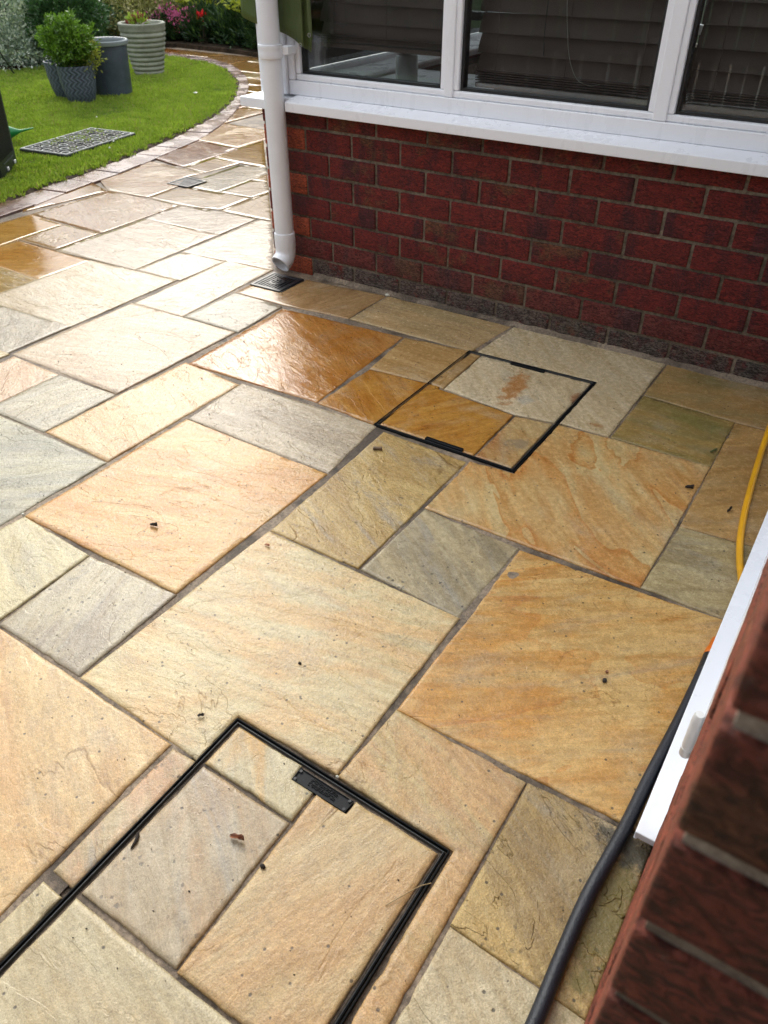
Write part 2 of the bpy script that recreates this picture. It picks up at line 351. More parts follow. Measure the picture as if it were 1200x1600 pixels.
SLABS = [
 (((-1.693,0.858),(-1.693,1.462),(-1.132,1.456),(-1.141,0.861)),(228,192,134),(222,170,106),.35,.15,.25,1,.95),
 (((-2.005,1.169),(-1.980,1.754),(-1.704,1.730),(-1.715,1.159)),(226,200,156),(220,180,128),.4,.1,.15,1.1,.05),
 (((-1.686,1.467),(-1.700,1.738),(-1.159,1.755),(-1.133,1.463)),(208,196,176),(186,174,156),.45,.0,.2,1.3,.0),
 (((-2.285,1.158),(-2.283,1.441),(-2.005,1.450),(-2.010,1.165)),(204,198,178),(178,172,156),.4,0,.6,1.2,.3),
 (((-2.405,1.146),(-2.281,1.155),(-1.713,1.152),(-1.717,0.797),(-1.728,0.538),(-2.323,0.613)),(192,190,168),(164,164,150),.35,0,.7,1,.9),
 (((-1.715,0.547),(-1.694,0.855),(-1.425,0.841),(-1.416,0.580),(-1.413,0.482)),(216,208,170),(192,182,150),.3,0,.4,1,.05),
 (((-1.403,0.569),(-1.418,0.839),(-1.137,0.855),(-1.133,0.567)),(198,190,166),(172,162,146),.4,0,.9,.8,.2),
 (((-1.126,0.565),(-1.104,1.160),(-0.537,1.149),(-0.536,0.669),(-0.780,0.671),(-0.778,0.551)),(226,214,174),(228,196,144),.35,.1,.35,1,.97),
 (((-1.102,1.168),(-1.120,1.739),(-0.824,1.726),(-0.827,1.169)),(216,190,130),(192,162,104),.35,0,.8,1.2,.07),
 (((-0.819,1.168),(-0.810,1.464),(-0.526,1.450),(-0.539,1.152)),(204,192,160),(172,162,138),.3,0,1,.6,.1),
 (((-0.812,1.470),(-0.816,1.739),(-0.680,1.748),(-0.677,2.071),(-0.515,2.085),(-0.214,2.087),(-0.222,1.477)),(230,208,158),(222,180,120),.35,1,.2,.5,.62),
 (((-1.400,1.773),(-1.390,2.063),(-1.119,2.086),(-1.174,1.760)),(206,154,74),(186,128,50),.55,.3,.2,.9,.1),
 (((-1.394,2.072),(-1.419,2.352),(-1.164,2.385),(-1.120,2.096)),(208,176,126),(192,158,106),.5,0,.1,.8,.0),
 (((-1.133,2.393),(-1.113,2.667),(-0.519,2.690),(-0.521,2.090),(-0.678,2.084),(-0.675,2.411)),(234,220,190),(220,204,170),.35,0,.3,.7,.12),
 (((-1.960,1.749),(-1.988,2.318),(-1.431,2.358),(-1.407,1.775)),(240,190,122),(228,166,86),.76,.3,.1,1.5,.08),
 (((-2.266,2.342),(-2.266,2.446),(-2.107,2.445),(-2.098,2.626),(-1.705,2.663),(-1.706,2.386),(-2.011,2.351)),(190,158,116),(170,136,96),.55,0,.1,.7,.3),
 (((-1.696,2.385),(-1.694,2.661),(-1.126,2.666),(-1.156,2.390)),(212,186,144),(192,170,130),.5,0,.2,.6,.0),
 (((-0.511,2.409),(-0.512,2.689),(-0.178,2.714),(0.249,2.710),(0.223,2.409),(-0.211,2.394)),(198,166,114),(174,154,108),.4,.3,.3,.6,.95),
 (((-0.513,2.091),(-0.510,2.399),(-0.215,2.387),(-0.215,2.090)),(184,158,100),(158,144,92),.4,0,.3,.6,.0),
 (((-0.207,1.767),(-0.209,2.386),(0.069,2.392),(0.052,1.792)),(204,170,116),(180,148,98),.4,.3,.2,.6,.9),
 (((-0.218,1.476),(-0.207,1.761),(0.045,1.785),(0.014,1.475)),(196,182,142),(172,158,122),.35,0,.5,.8,.95),
 (((-0.517,0.857),(-0.521,1.447),(-0.013,1.472),(-0.021,0.863)),(230,196,134),(220,168,92),.35,.55,.35,.8,.9),
 (((-0.222,0.545),(-0.225,0.844),(0.006,0.853),(0.006,0.534)),(220,194,134),(176,152,104),.3,0,.55,1.9,.1),
 (((-0.833,0.541),(-0.776,0.544),(-0.779,0.258),(-0.827,0.260)),(206,190,156),(214,176,140),.3,0,.9,.8,.1),
 (((-3.005,1.548),(-2.976,1.712),(-2.575,1.731),(-2.583,1.420)),(190,184,168),(168,160,145),.6,0,.4,1.3,.1),
 (((-3.109,1.707),(-3.089,2.275),(-2.579,2.316),(-2.575,1.731)),(212,202,182),(200,184,152),.6,.1,.2,1.6,.02),
 (((-2.563,1.457),(-2.551,2.026),(-1.998,2.040),(-2.007,1.455)),(216,202,182),(212,190,166),.5,0,.3,1.3,.95),
 (((-2.540,1.164),(-2.539,1.448),(-2.283,1.441),(-2.289,1.161)),(222,196,168),(214,180,150),.45,0,.3,1.2,.1),
 (((-3.345,2.276),(-3.355,2.853),(-2.843,2.884),(-2.833,2.302)),(208,200,184),(204,186,162),.75,.1,.1,1.3,.0),
 (((-2.816,2.586),(-2.843,3.184),(-2.758,3.186),(-2.302,2.644),(-2.564,2.613)),(206,198,186),(196,184,168),.7,0,.1,1.3,.93),
 (((-2.833,2.302),(-2.816,2.586),(-2.564,2.613),(-2.564,2.317)),(206,194,176),(196,180,158),.6,0,.2,1.2,.1),
 (((-2.542,2.024),(-2.564,2.613),(-2.304,2.643),(-2.277,2.040)),(210,198,178),(206,184,156),.6,0,.1,1.4,.9),
 (((-2.273,2.043),(-2.268,2.341),(-2.003,2.332),(-1.988,2.046)),(198,192,178),(172,166,152),.6,0,.3,1.7,.85),
 (((-3.355,2.853),(-3.377,3.142),(-2.853,3.190),(-2.843,2.884)),(204,198,188),(190,182,170),.8,0,.1,1,.9),
 (((-3.112,3.185),(-3.128,3.466),(-3.123,3.608),(-2.772,3.203),(-2.853,3.190)),(196,180,140),(204,192,160),.8,.2,.2,.9,.1),
 (((-3.626,3.144),(-3.648,3.317),(-3.586,3.422),(-3.128,3.466),(-3.120,3.194),(-3.377,3.142)),(200,192,170),(182,160,100),.85,.5,.1,.7,.97),
 (((-3.371,3.448),(-3.385,3.754),(-3.262,3.765),(-3.120,3.610),(-3.136,3.475)),(200,192,172),(184,172,140),.85,.2,.1,.8,.95),
 (((-3.385,3.754),(-3.405,3.937),(-3.271,3.776)),(196,170,110),(184,150,90),.8,0,.1,.8,.0),
 (((-3.567,3.435),(-3.584,3.574),(-3.671,3.604),(-3.684,3.984),(-3.486,4.035),(-3.405,3.937),(-3.385,3.754),(-3.371,3.448)),(190,184,160),(150,144,116),.9,0,.6,.8,.9),
 (((-3.945,3.757),(-3.959,4.047),(-3.706,4.028),(-3.739,3.722)),(186,158,92),(172,142,80),1,.1,.1,.7,.0),
 (((-3.959,4.047),(-3.991,4.328),(-4.006,4.621),(-3.492,4.030),(-3.706,4.028)),(204,178,112),(190,160,92),.85,.1,.1,.6,.0),
 (((-4.278,3.825),(-3.945,3.757),(-3.991,4.328),(-4.403,4.361)),(170,124,66),(150,104,52),1,.1,.1,1.3,.1),
 (((-4.43,4.37),(-4.004,4.342),(-4.009,4.90),(-4.80,4.92)),(206,176,110),(198,156,84),.9,.6,.1,1.8,.92),
 (((-3.932,3.118),(-3.638,3.151),(-3.648,3.317),(-3.657,3.409),(-3.765,3.596),(-3.739,3.722),(-4.111,3.747),(-4.290,3.756),(-4.246,3.495),(-4.234,3.303)),(204,190,164),(196,160,110),1,.2,.2,1.3,.9),
 (((-4.003,2.587),(-3.932,3.118),(-4.215,3.212),(-4.102,2.662)),(190,160,96),(180,140,76),1,.1,.1,.5,.1),
 (((-3.933,2.587),(-3.925,3.122),(-3.380,3.140),(-3.364,2.571)),(202,186,160),(196,164,120),1,.2,.2,1.2,.1),
 (((-3.634,2.279),(-3.649,2.560),(-3.369,2.568),(-3.355,2.281)),(204,182,140),(190,160,110),.9,.1,.2,1.2,.1),
 (((-3.941,2.247),(-3.933,2.587),(-3.649,2.560),(-3.635,2.177),(-3.637,1.841)),(232,200,130),(220,184,106),.85,.3,.1,.5,.9),
 (((-3.626,1.898),(-3.626,2.273),(-3.089,2.275),(-3.096,1.991),(-3.669,1.993)),(234,200,134),(222,182,110),.8,.3,.2,.9,.9),
 (((-3.669,1.993),(-3.382,1.996),(-3.096,1.991),(-3.096,1.790),(-3.103,1.500)),(200,178,120),(176,158,112),.7,.1,.3,1.2,.0),
 (((-1.400,.561),(-.845,.546),(-.839,-.03),(-1.405,-.03)),(228,202,154),(222,184,132),.3,.1,.3,.8,.08),
 (((-.827,.236),(-.782,.235),(-.782,-.03),(-.830,-.03)),(218,208,176),(206,194,160),.3,0,.2,.8,.1),
 (((-.529,.667),(-.519,.852),(-.232,.841),(-.235,-.03),(-.276,-.03),(-.276,.655)),(212,192,144),(218,182,132),.3,.2,.3,1,.05),
 (((-.222,.540),(.006,.531),(.006,-.04),(-.222,-.04)),(226,216,186),(212,196,160),.3,0,.3,1.6,.1),
]
INLAYS1 = [
 (((-.757,.554),(-.757,.648),(-.603,.645),(-.601,.612),(-.551,.611),(-.550,.549)),(212,204,172),(214,180,120),.3,0,.35,.7,.12),
 (((-.757,.262),(-.757,.545),(-.550,.541),(-.546,.262)),(196,184,160),(196,172,140),.3,0,.75,.6,.1),
 (((-.538,.259),(-.540,.611),(-.473,.609),(-.471,.638),(-.302,.633),(-.309,.259)),(218,196,152),(214,180,132),.3,.1,.15,.9,.3),
 (((-.757,.035),(-.757,.247),(-.309,.246),(-.314,.035)),(214,206,176),(206,192,158),.3,0,.2,.8,.05)]
INLAYS2 = [
 (((-1.153,1.770),(-1.151,2.076),(-.826,2.050),(-.826,1.770)),(208,158,78),(190,132,54),.55,.25,.2,.7,.35),
 (((-1.149,2.090),(-1.147,2.373),(-1.112,2.374),(-1.104,2.088)),(200,170,124),(186,152,100),.5,0,.1,.8,.0),
 (((-1.096,2.086),(-1.103,2.374),(-.694,2.388),(-.697,2.080),(-.816,2.060)),(234,220,190),(222,206,172),.35,0,.25,.7,.12),
 (((-.815,1.770),(-.815,2.047),(-.699,2.066),(-.701,1.770)),(210,184,136),(196,150,100),.4,.5,.3,.6,.62)]
K_ALB = .69
TINT = (1.02, .97, .87)
def slab_mesh(bm, lay, poly, cA, cB, wet, band, spk, rel, ang, joint=-.0020, zoff=0.0, thick=.022, rnd=rng):
    seed = rnd.random()
    cx = sum(p[0] for p in poly)/len(poly); cy = sum(p[1] for p in poly)/len(poly)
    d = math.hypot(cx, cy); step = min(.05, max(.012, d*.008))
    n = len(poly)
    O = inset_poly(poly, [joint*rnd.uniform(.55, 1.35) for _ in range(n)]) if joint else inset_poly(poly, 0)
    I = inset_poly(O, .0028)
    ro, ri = [], []
    for i in range(n):
        a, b = Vector(O[i]), Vector(O[(i+1) % n]); c, e = Vector(I[i]), Vector(I[(i+1) % n])
        k = max(2, int((b-a).length/.014)) if d < 3 else max(2, int((b-a).length/.035))
        t = (b-a).normalized(); nn = Vector((-t.y, t.x))
        for j in range(k):
            f = j/k; q = a.lerp(b, f); r_ = c.lerp(e, f)
            wv = mnoise.noise(Vector((q.x*14, q.y*14, seed*50)))*.0022 + max(0, mnoise.noise(Vector((q.x*45, q.y*45, seed*9)))-.25)*.006
            wv *= min(1, 6*min(f, 1-f))+.0
            ro.append(q+nn*wv); ri.append(r_+nn*(wv*1.3+.0012*mnoise.noise(Vector((q.x*70, q.y*70, 3)))))
    m_ = len(ro)
    b2 = bmesh.new()
    vb = [b2.verts.new((p.x, p.y, -thick)) for p in ro]
    vo = [b2.verts.new((p.x, p.y, -.0030)) for p in ro]
    vi = [b2.verts.new((p.x, p.y, 0)) for p in ri]
    for i in range(m_):
        j = (i+1) % m_
        b2.faces.new((vb[i], vb[j], vo[j], vo[i])); b2.faces.new((vo[i], vo[j], vi[j], vi[i]))
    b2.faces.new(vi)
    xs = [p.x for p in ro]; ys = [p.y for p in ro]
    x = min(xs)+step
    while x < max(xs): bmesh.ops.bisect_plane(b2, geom=b2.verts[:]+b2.edges[:]+b2.faces[:], plane_co=(x,0,0), plane_no=(1,0,0)); x += step
    y = min(ys)+step
    while y < max(ys): bmesh.ops.bisect_plane(b2, geom=b2.verts[:]+b2.edges[:]+b2.faces[:], plane_co=(0,y,0), plane_no=(0,1,0)); y += step
    tx, ty = rnd.uniform(-.004, .004), rnd.uniform(-.004, .004); zz_ = rnd.uniform(-.001, .001)+zoff
    flat = 1-.5*min(1, max(0, wet-.5)*2)
    for v in b2.verts:
        p = v.co
        if p.z > -.02:
            h = mnoise.noise(Vector((p.x*5, p.y*5, seed*40)))*.0014+mnoise.noise(Vector((p.x*17, p.y*17, seed*40)))*.0007
            ca, sa = math.cos(ang*6.283), math.sin(ang*6.283)
            u_, v_ = (p.x*ca-p.y*sa), (p.x*sa+p.y*ca)
            h += mnoise.noise(Vector((u_*9, v_*32, seed*11)))*.0007*min(rel, 2)
            v.co.z += h*flat*(1 if rel < 2 else 2.0) + (p.x-cx)*tx+(p.y-cy)*ty+zz_
    base = len(bm.verts); vm = {}
    A_ = (*[a*b for a, b in zip(lin(cA, K_ALB), TINT)], 1); B_ = (*[a*b for a, b in zip(lin(cB, K_ALB), TINT)], 1)
    la, lb, lc, ld = lay
    for v in b2.verts:
        nv = bm.verts.new(v.co); vm[v] = nv
        nv[la] = A_; nv[lb] = B_; nv[lc] = (wet, band, spk, 1); nv[ld] = (seed, ang, min(1, rel/2.5), 1)
    b2.normal_update()
    for f in b2.faces:
        nf = bm.faces.new([vm[v] for v in f.verts]); nf.smooth = f.normal.z > .5
    b2.free()
def new_slab_bm():
    bm = bmesh.new(); L_ = bm.verts.layers.float_color
    return bm, [L_.new(k) for k in ('colA', 'colB', 'par', 'parb')]
def finish(bm, name, mat, parent=None):
    me = bpy.data.meshes.new(name); bm.to_mesh(me); bm.free()
    return link(name, me, mat, parent)
bm, lay = new_slab_bm()
for s_ in SLABS: slab_mesh(bm, lay, *s_)
# unmeasured remainder of the patio and path, same random-module laying
def inside(p, poly):
    c = False; n = len(poly)
    for i in range(n):
        a, b = poly[i], poly[(i+1) % n]
        if (a[1] > p[1]) != (b[1] > p[1]) and p[0] < (b[0]-a[0])*(p[1]-a[1])/(b[1]-a[1])+a[0]: c = not c
    return c
polys = [s_[0] for s_ in SLABS]+[((-.79,.0),(-.79,.67),(-.27,.67),(-.27,.0)), ((-1.17,1.75),(-1.17,2.41),(-.67,2.41),(-.67,1.75)),
        ((-2.29,2.42),(-2.29,2.64),(-2.09,2.64),(-2.09,2.42)), ((-3.765,3.41),(-3.765,3.60),(-3.57,3.60),(-3.57,3.41))]
GX = [-9.0+.29*i for i in range(16)]+[-4.25,-3.93,-3.64,-3.37,-3.10,-2.84,-2.57,-2.28,-1.99,-1.70,-1.415,-1.13,-.83,-.53,-.228,.0]
GX = sorted(set(x for x in GX if x > -3.94 or x < -4.3)) ; GX = [x for x in GX]
GY = [-4.74+.29*i for i in range(16)]+[-.03,.26,.55,.855,1.155,1.45,1.74,2.03,2.31,2.6,2.87,3.15,3.44,3.75,4.04,4.34,4.62,4.91,5.2,5.49,5.78,6.07,6.36,6.65,6.94,7.23,7.52,7.81]
GY = sorted(y for y in GY if y < -.3 or y > -.04)
def kerbx(y):
    K = KERB
    for i in range(len(K)-1):
        if K[i][1] <= y <= K[i+1][1]: return K[i][0]+(K[i+1][0]-K[i][0])*(y-K[i][1])/(K[i+1][1]-K[i][1])
    return K[0][0] if y < K[0][1] else K[-1][0]
KERB = [(-3.90,-4.9),(-3.93,0),(-3.96,1.3),(-4.00,2.1),(-4.03,2.60),(-4.10,2.95),(-4.15,3.25),(-4.18,3.50),(-4.26,3.80),(-4.33,4.1),(-4.42,4.42),(-4.66,4.94),(-5.03,5.55),(-5.50,6.2),(-5.95,6.68),(-6.45,7.10),(-6.85,7.33),(-7.30,7.46),(-8.0,7.52),(-8.9,7.53)]
used = set()
def freecell(i, j):
    if (i, j) in used or i >= len(GX)-1 or j >= len(GY)-1: return False
    x0, x1, y0, y1 = GX[i], GX[i+1], GY[j], GY[j+1]
    if x1-x0 > .5 or y1-y0 > .5: return False
    for fx in (.12, .37, .63, .88):
        for fy in (.12, .37, .63, .88):
            p = (x0+(x1-x0)*fx, y0+(y1-y0)*fy)
            for q in polys:
                if inside(p, q): return False
    if x0 < kerbx(.5*(y0+y1))-.42: return False
    if x1 > -2.36 and y0 > 2.65: return False
    return True
free = {(i, j) for i in range(len(GX)) for j in range(len(GY)) if freecell(i, j)}
pal = [((222,190,150),(212,168,122)),((200,190,168),(176,168,150)),((216,206,170),(200,188,150)),((206,178,124),(184,150,100)),((198,146,80),(178,120,56)),((206,196,176),(196,180,156))]
for (i, j) in sorted(free):
    if (i, j) in used: continue
    for (a, b) in rng.sample([(2,2),(1,2),(2,1),(2,3),(3,2)], 5)+[(1,1)]:
        cells = [(i+k, j+l) for k in range(a) for l in range(b)]
        if all(c in free and c not in used for c in cells): break
    used.update(cells); x0, x1, y0, y1 = GX[i], GX[i+a], GY[j], GY[j+b]
    cA, cB = rng.choice(pal if y0 < 4.5 else pal[3:5]+pal[2:4]); far = y0 > 3 or x0 < -3
    slab_mesh(bm, lay, ((x0,y0),(x0,y1),(x1,y1),(x1,y0)), cA, cB, .85 if far else .4, rng.choice((0, .2, .5)), rng.uniform(.1, .4), rng.uniform(.8, 1.5), rng.choice((0, .1, .9, .3)))
patio = tag(finish(bm, 'patio', M['stone']), kind='structure')

# mortar lines: pointed a little below the stone, with an uneven top
bmj = bmesh.new(); bmesh.ops.create_grid(bmj, x_segments=150, y_segments=190, size=1)
for v in bmj.verts:
    v.co.x = -2.0+v.co.x*2.02; v.co.y = 2.2+v.co.y*2.5
    v.co.z = -.0036+.0012*mnoise.noise(Vector((v.co.x*9, v.co.y*9, 1)))+.0012*mnoise.noise(Vector((v.co.x*40, v.co.y*40, 2)))
def holed(f):
    c = f.calc_center_median()
    return (-.80 < c.x < -.26 and c.y < .68) or (-1.19 < c.x < -.66 and 1.74 < c.y < 2.42) or (-2.28 < c.x < -2.09 and 2.43 < c.y < 2.63) or (c.x > -2.33 and c.y > 2.69) or (-3.78 < c.x < -3.56 and 3.40 < c.y < 3.61)
bmesh.ops.delete(bmj, geom=[f for f in bmj.faces if holed(f)], context='FACES')
for f in bmj.faces: f.smooth = True
tag(finish(bmj, 'pointing', M['joint']), kind='structure')

# ------------------------------------------------------------------ lawn, edging
LAWN = [(-4.16,-4.9),(-4.16,0),(-4.18,1.3),(-4.20,2.2),(-4.24,2.60),(-4.31,2.88),(-4.34,3.17),(-4.39,3.45),(-4.47,3.77),(-4.59,4.15),(-4.73,4.62),(-4.93,5.12),(-5.19,5.58),(-5.55,6.07),(-5.93,6.48),(-6.46,6.90),(-6.93,7.14),(-7.5,7.27),(-8.2,7.33),(-8.9,7.34)]
setm, gg = newmat('edging_sett'); P_ = gg.n('ShaderNodeTexCoord').outputs['Object']
c_ = gg.mix(gg.ss(gg.noise(P_, 3.5, 3), .35, .65), (.23, .175, .165), (.16, .085, .06)); c_ = gg.mix(1.0, c_, gg.ss(gg.noise(P_, 70, 6, .8), .25, .75, .6, 1.3), 'MULTIPLY')
out(gg, gg.n('ShaderNodeBsdfPrincipled', {'Base Color': c_, 'Roughness': gg.ss(gg.noise(P_, 6, 3), .35, .65, .12, .35), 'Normal': gg.n('ShaderNodeBump', {'Height': gg.noise(P_, 120, 5, .7), 'Strength': .35, 'Distance': .003}).outputs[0]}))
kc = catmull([(a, b, 0) for a, b in KERB], 12)
kb = MB(); L = 0; i0 = 0; acc = 0
def normal2(i):
    t = (kc[min(i+1, len(kc)-1)]-kc[max(i-1, 0)]).normalized(); return Vector((-t.y, t.x, 0))
pts = [kc[0]]; 
for i in range(1, len(kc)):
    acc += (kc[i]-kc[i-1]).length
    if acc > .23: pts.append(kc[i]); acc = 0
for i in range(len(pts)-1):
    a, b = pts[i], pts[i+1]; t = (b-a).normalized()
    na = (pts[min(i+1, len(pts)-1)]-pts[max(i-1, 0)]).normalized(); nb = (pts[min(i+2, len(pts)-1)]-pts[i]).normalized()
    na = Vector((-na.y, na.x, 0)); nb = Vector((-nb.y, nb.x, 0)); wd = .185+rng.uniform(-.006, .006); z = .006+rng.uniform(-.003, .003)
    a2, b2_ = a+t*.004, b-t*.004
    kb.prism([(q.x, q.y) for q in (a2, b2_, b2_+nb*wd, a2+na*wd)], -.04, z)
tag(kb.build('kerb', setm, bevel=.004), kind='structure')
lawnpoly = LAWN+[(-8.9,7.9),(-16,7.9),(-16,-4.9)]
lm_, gg = newmat('turf'); P_ = gg.n('ShaderNodeTexCoord').outputs['Object']
c_ = gg.mix(gg.noise(P_, 2.2, 8, .7), (.022, .045, .008), (.05, .09, .018)); c_ = gg.mix(gg.ss(gg.noise(P_, 60, 5, .8), .55, .7, 0, .5), c_, (.07, .055, .025))
out(gg, gg.n('ShaderNodeBsdfPrincipled', {'Base Color': c_, 'Roughness': .9, 'Normal': gg.n('ShaderNodeBump', {'Height': gg.noise(P_, 80, 6, .8), 'Strength': 1.0, 'Distance': .02}).outputs[0]}))
lb = MB(); lb.prism([p for p in lawnpoly][::-1] if False else lawnpoly, -.055, .004)
lawn = tag(lb.build('lawn', lm_), kind='structure')
# soil lip between turf and setts
sb = MB(); lc_ = catmull([(a, b, 0) for a, b in LAWN], 10); vs = []; fs = []
for i, p in enumerate(lc_):
    t = (lc_[min(i+1, len(lc_)-1)]-lc_[max(i-1, 0)]).normalized(); nn = Vector((t.y, -t.x, 0))
    for k, (o_, z_) in enumerate(((-.03, .006), (.0, .012), (.025, .008), (.06, -.01), (.10, -.02))):
        q = p+nn*(o_+.012*mnoise.noise(Vector((p.x*9, p.y*9, k)))); vs.append((q.x, q.y, z_+.008*mnoise.noise(Vector((q.x*20, q.y*20, 5)))))
for i in range(len(lc_)-1):
    for k in range(4): fs.append((i*5+k, (i+1)*5+k, (i+1)*5+k+1, i*5+k+1))
tag(sb.add(vs, fs).build('soil_edge', M['soil'], smooth=True), kind='structure')
tag(MB().prism([(-8.9,7.53),(-8.2,7.98),(-7.3,7.96),(-6.6,7.82),(-5.6,7.55),(-4.6,7.2),(-2.3,6.6),(-2.3,9.3),(-16,9.3),(-16,7.53)], -.05, .035).build('flower_bed_soil', M['soil']), kind='structure')
tag(MB().prism([(-8.45,5.55),(-8.2,6.1),(-8.25,6.9),(-8.5,7.54),(-12,7.54),(-12,4.3),(-9.4,4.6)], -.05, .02).build('side_bed_soil', M['soil']), kind='structure')

def leafmesh(name, P, D, Lg, Wd, mat, parent=None, seed=0, bend=.25, val=None, world=True):
    """P (n,3) positions, D (n,3) directions, each leaf a small folded blade of 2 quads"""
    r = np.random.default_rng(seed); n = len(P)
    D = D/np.maximum(np.linalg.norm(D, axis=1, keepdims=True), 1e-6)
    U = r.normal(size=(n, 3)); S = np.cross(D, U); S /= np.maximum(np.linalg.norm(S, axis=1, keepdims=True), 1e-6); N_ = np.cross(S, D)
    Lg = (Lg*r.uniform(.7, 1.3, n))[:, None]; Wd = (Wd*r.uniform(.7, 1.2, n))[:, None]
    v = np.stack([P, P+D*Lg*.5+S*Wd*.5+N_*Lg*bend*.3, P+D*Lg*.5-S*Wd*.5+N_*Lg*bend*.3, P+D*Lg-N_*Lg*bend*.2], 1).reshape(-1, 3)
    idx = np.arange(n)*4; f = np.stack([idx, idx+1, idx+3, idx, idx+3, idx+2], 1).reshape(-1)
    me = bpy.data.meshes.new(name); me.vertices.add(n*4); me.vertices.foreach_set('co', v.astype(np.float32).ravel())
    me.loops.add(n*6); me.loops.foreach_set('vertex_index', f.astype(np.int32)); me.polygons.add(n*2)
    me.polygons.foreach_set('loop_start', (np.arange(n*2)*3).astype(np.int32)); me.update(calc_edges=True); me.validate()
    a = me.color_attributes.new('lc', 'FLOAT_COLOR', 'POINT'); c = np.ones((n, 4, 4), np.float32)
    v0 = r.uniform(0, 1, n) if val is None else np.clip(val+r.normal(0, .12, n), 0, 1)
    c[:, :, 0] = v0[:, None]; c[:, :, 1] = r.uniform(0, 1, n)[:, None]; a.data.foreach_set('color', c.ravel())
    return link(name, me, mat, parent)
M['grass'] = leafmat('grass_blades', (.13, .225, .022), (.46, .58, .10), .35, .5, ((.40, .36, .17), .07))
# grass: real blades over the part of the lawn that can be seen
r = np.random.default_rng(3); N = 330000
X = r.uniform(-9.6, -4.1, N*2); Y = r.uniform(1.6, 8.0, N*2)
lx = np.interp(Y, [p[1] for p in LAWN], [p[0] for p in LAWN])
edge = X < lx+.022*np.sin(Y*37)+.02*np.sin(Y*91+1)+r.uniform(0, .02, N*2)
az = np.degrees(np.arctan2(-X, Y)); keep = edge & (az > 28) & (az < 68) & ~((X < -8.25) & (Y > 5.6))
dens = np.clip(1.35-np.hypot(X, Y)*.07, .4, 1); keep &= r.uniform(0, 1, N*2) < dens
X, Y = X[keep][:N], Y[keep][:N]; n = len(X); X0, Y0 = X, Y
hn = np.array([mnoise.noise(Vector((a*2.2, b*2.2, 0)))+.8*mnoise.noise(Vector((a*9, b*9, 3))) for a, b in zip(X, Y)])*1.6
D = np.stack([r.normal(0, .55, n), r.normal(0, .55, n), np.ones(n)], 1)
val = .5+.22*hn+.1*r.normal(size=n)
tag(leafmesh('grass', np.stack([X, Y, np.full(n, .0)], 1), D, .031+.010*hn, .0042, M['grass'], seed=4, bend=.5, val=val), 'mown green lawn curving beside the wet stone path', 'grass', kind='stuff')

# ------------------------------------------------------------------ CONSERVATORY
cons = tag(empty('conservatory', (-1.15, 2.7, 0)), 'white framed conservatory on a low red brick wall', 'conservatory')
def brick_bm(mbm, lay, x0, x1, z0, z1, y, dirt=0.0, plain=0.0, axis='x', depth=.10, rnd=rng, jit=.0015, sub=False):
    """one brick with softened, slightly ragged arrises; face looks towards -y (axis x) or -x (axis y)"""
    b2 = bmesh.new(); bmesh.ops.create_cube(b2, size=1)
    for v in b2.verts: v.co = Vector(((x0+x1)/2+v.co.x*(x1-x0), y+depth/2+v.co.y*depth, (z0+z1)/2+v.co.z*(z1-z0)))
    bmesh.ops.bevel(b2, geom=b2.edges[:], offset=.0035, segments=2, affect='EDGES', profile=.6)
    for k in range(1, 8):
        bmesh.ops.bisect_plane(b2, geom=b2.verts[:]+b2.edges[:]+b2.faces[:], plane_co=(x0+(x1-x0)*k/8, 0, 0), plane_no=(1, 0, 0))
    sd_ = rnd.random(); oy = rnd.uniform(-.0015, .0015)
    for v in b2.verts:
        n_ = mnoise.noise_vector(Vector((v.co.x*28+sd_*50, v.co.z*40, sd_*30)))
        v.co += Vector((0, n_.y*.0022+oy, n_.z*jit))
        if v.co.x < x0+.02 or v.co.x > x1-.02: v.co.x += n_.x*jit
    vm = {}
    for v in b2.verts:
        c = v.co if axis == 'x' else Vector((v.co.y, v.co.x, v.co.z))
        nv = mbm.verts.new(c); nv[lay] = (sd_, dirt, plain, 1); vm[v] = nv
    for f in b2.faces:
        vs_ = [vm[v] for v in f.verts]
        nf = mbm.faces.new(vs_ if axis == 'x' else vs_[::-1]); nf.smooth = True
    b2.free()
def course_z(k): return .0745+.0875*k
J = .0055
bb = bmesh.new(); bl = bb.verts.layers.float_color.new('bpar')
YW = 2.690
for k in range(-1, 7):
    z0 = max(-.02, course_z(k)+J) if k >= 0 else -.02; z1 = course_z(k+1)-J if k < 6 else .668
    row = 6-k                              # 0 = top course
    off = 0 if row % 2 == 1 else .113
    edges = [-2.325]; x = -2.112+off-.226 if off else -2.112
    while x < .02:
        if x > -2.25: edges.append(x+rng.uniform(-.003, .003))
        x += .2265
    edges.append(.009)
    for a, b in zip(edges[:-1], edges[1:]):
        first = a < -2.3
        brick_bm(bb, bl, a+(J if not first else 0), b-J, z0, z1, YW, dirt=(.95 if k == -1 else (.25 if k == 0 else .04)) if not (first and row % 2) else .05, plain=1.0 if (first and row % 2 == 1) else 0)
for k in range(-1, 7):                     # return of the dwarf wall along the path side
    z0 = max(-.02, course_z(k)+J) if k >= 0 else -.02; z1 = course_z(k+1)-J if k < 6 else .668
    y = YW+(.105 if k % 2 else .215); ed = [YW+.1]
    while y < 5.6: ed.append(y); y += .2265
    ed.append(5.65)
    for a, b in zip(ed[:-1], ed[1:]): 
        if b-a > .03: brick_bm(bb, bl, a+J, b-J, z0, z1, -2.325, dirt=.1, axis='y')
wallo = finish(bb, 'brick_wall', M['brick'], cons); wallo.matrix_parent_inverse = Matrix.Translation((1.15, -2.7, 0))
mm = MB(); mm.box(-2.3225, .009, YW+.006, YW+.22, -.05, .664); mm.box(-2.318, -2.12, YW+.22, 5.65, -.05, .664); mm.box(-2.12, .009, 5.45, 5.65, -.05, .664)
mm.build('wall_mortar', M['mortar'], cons)
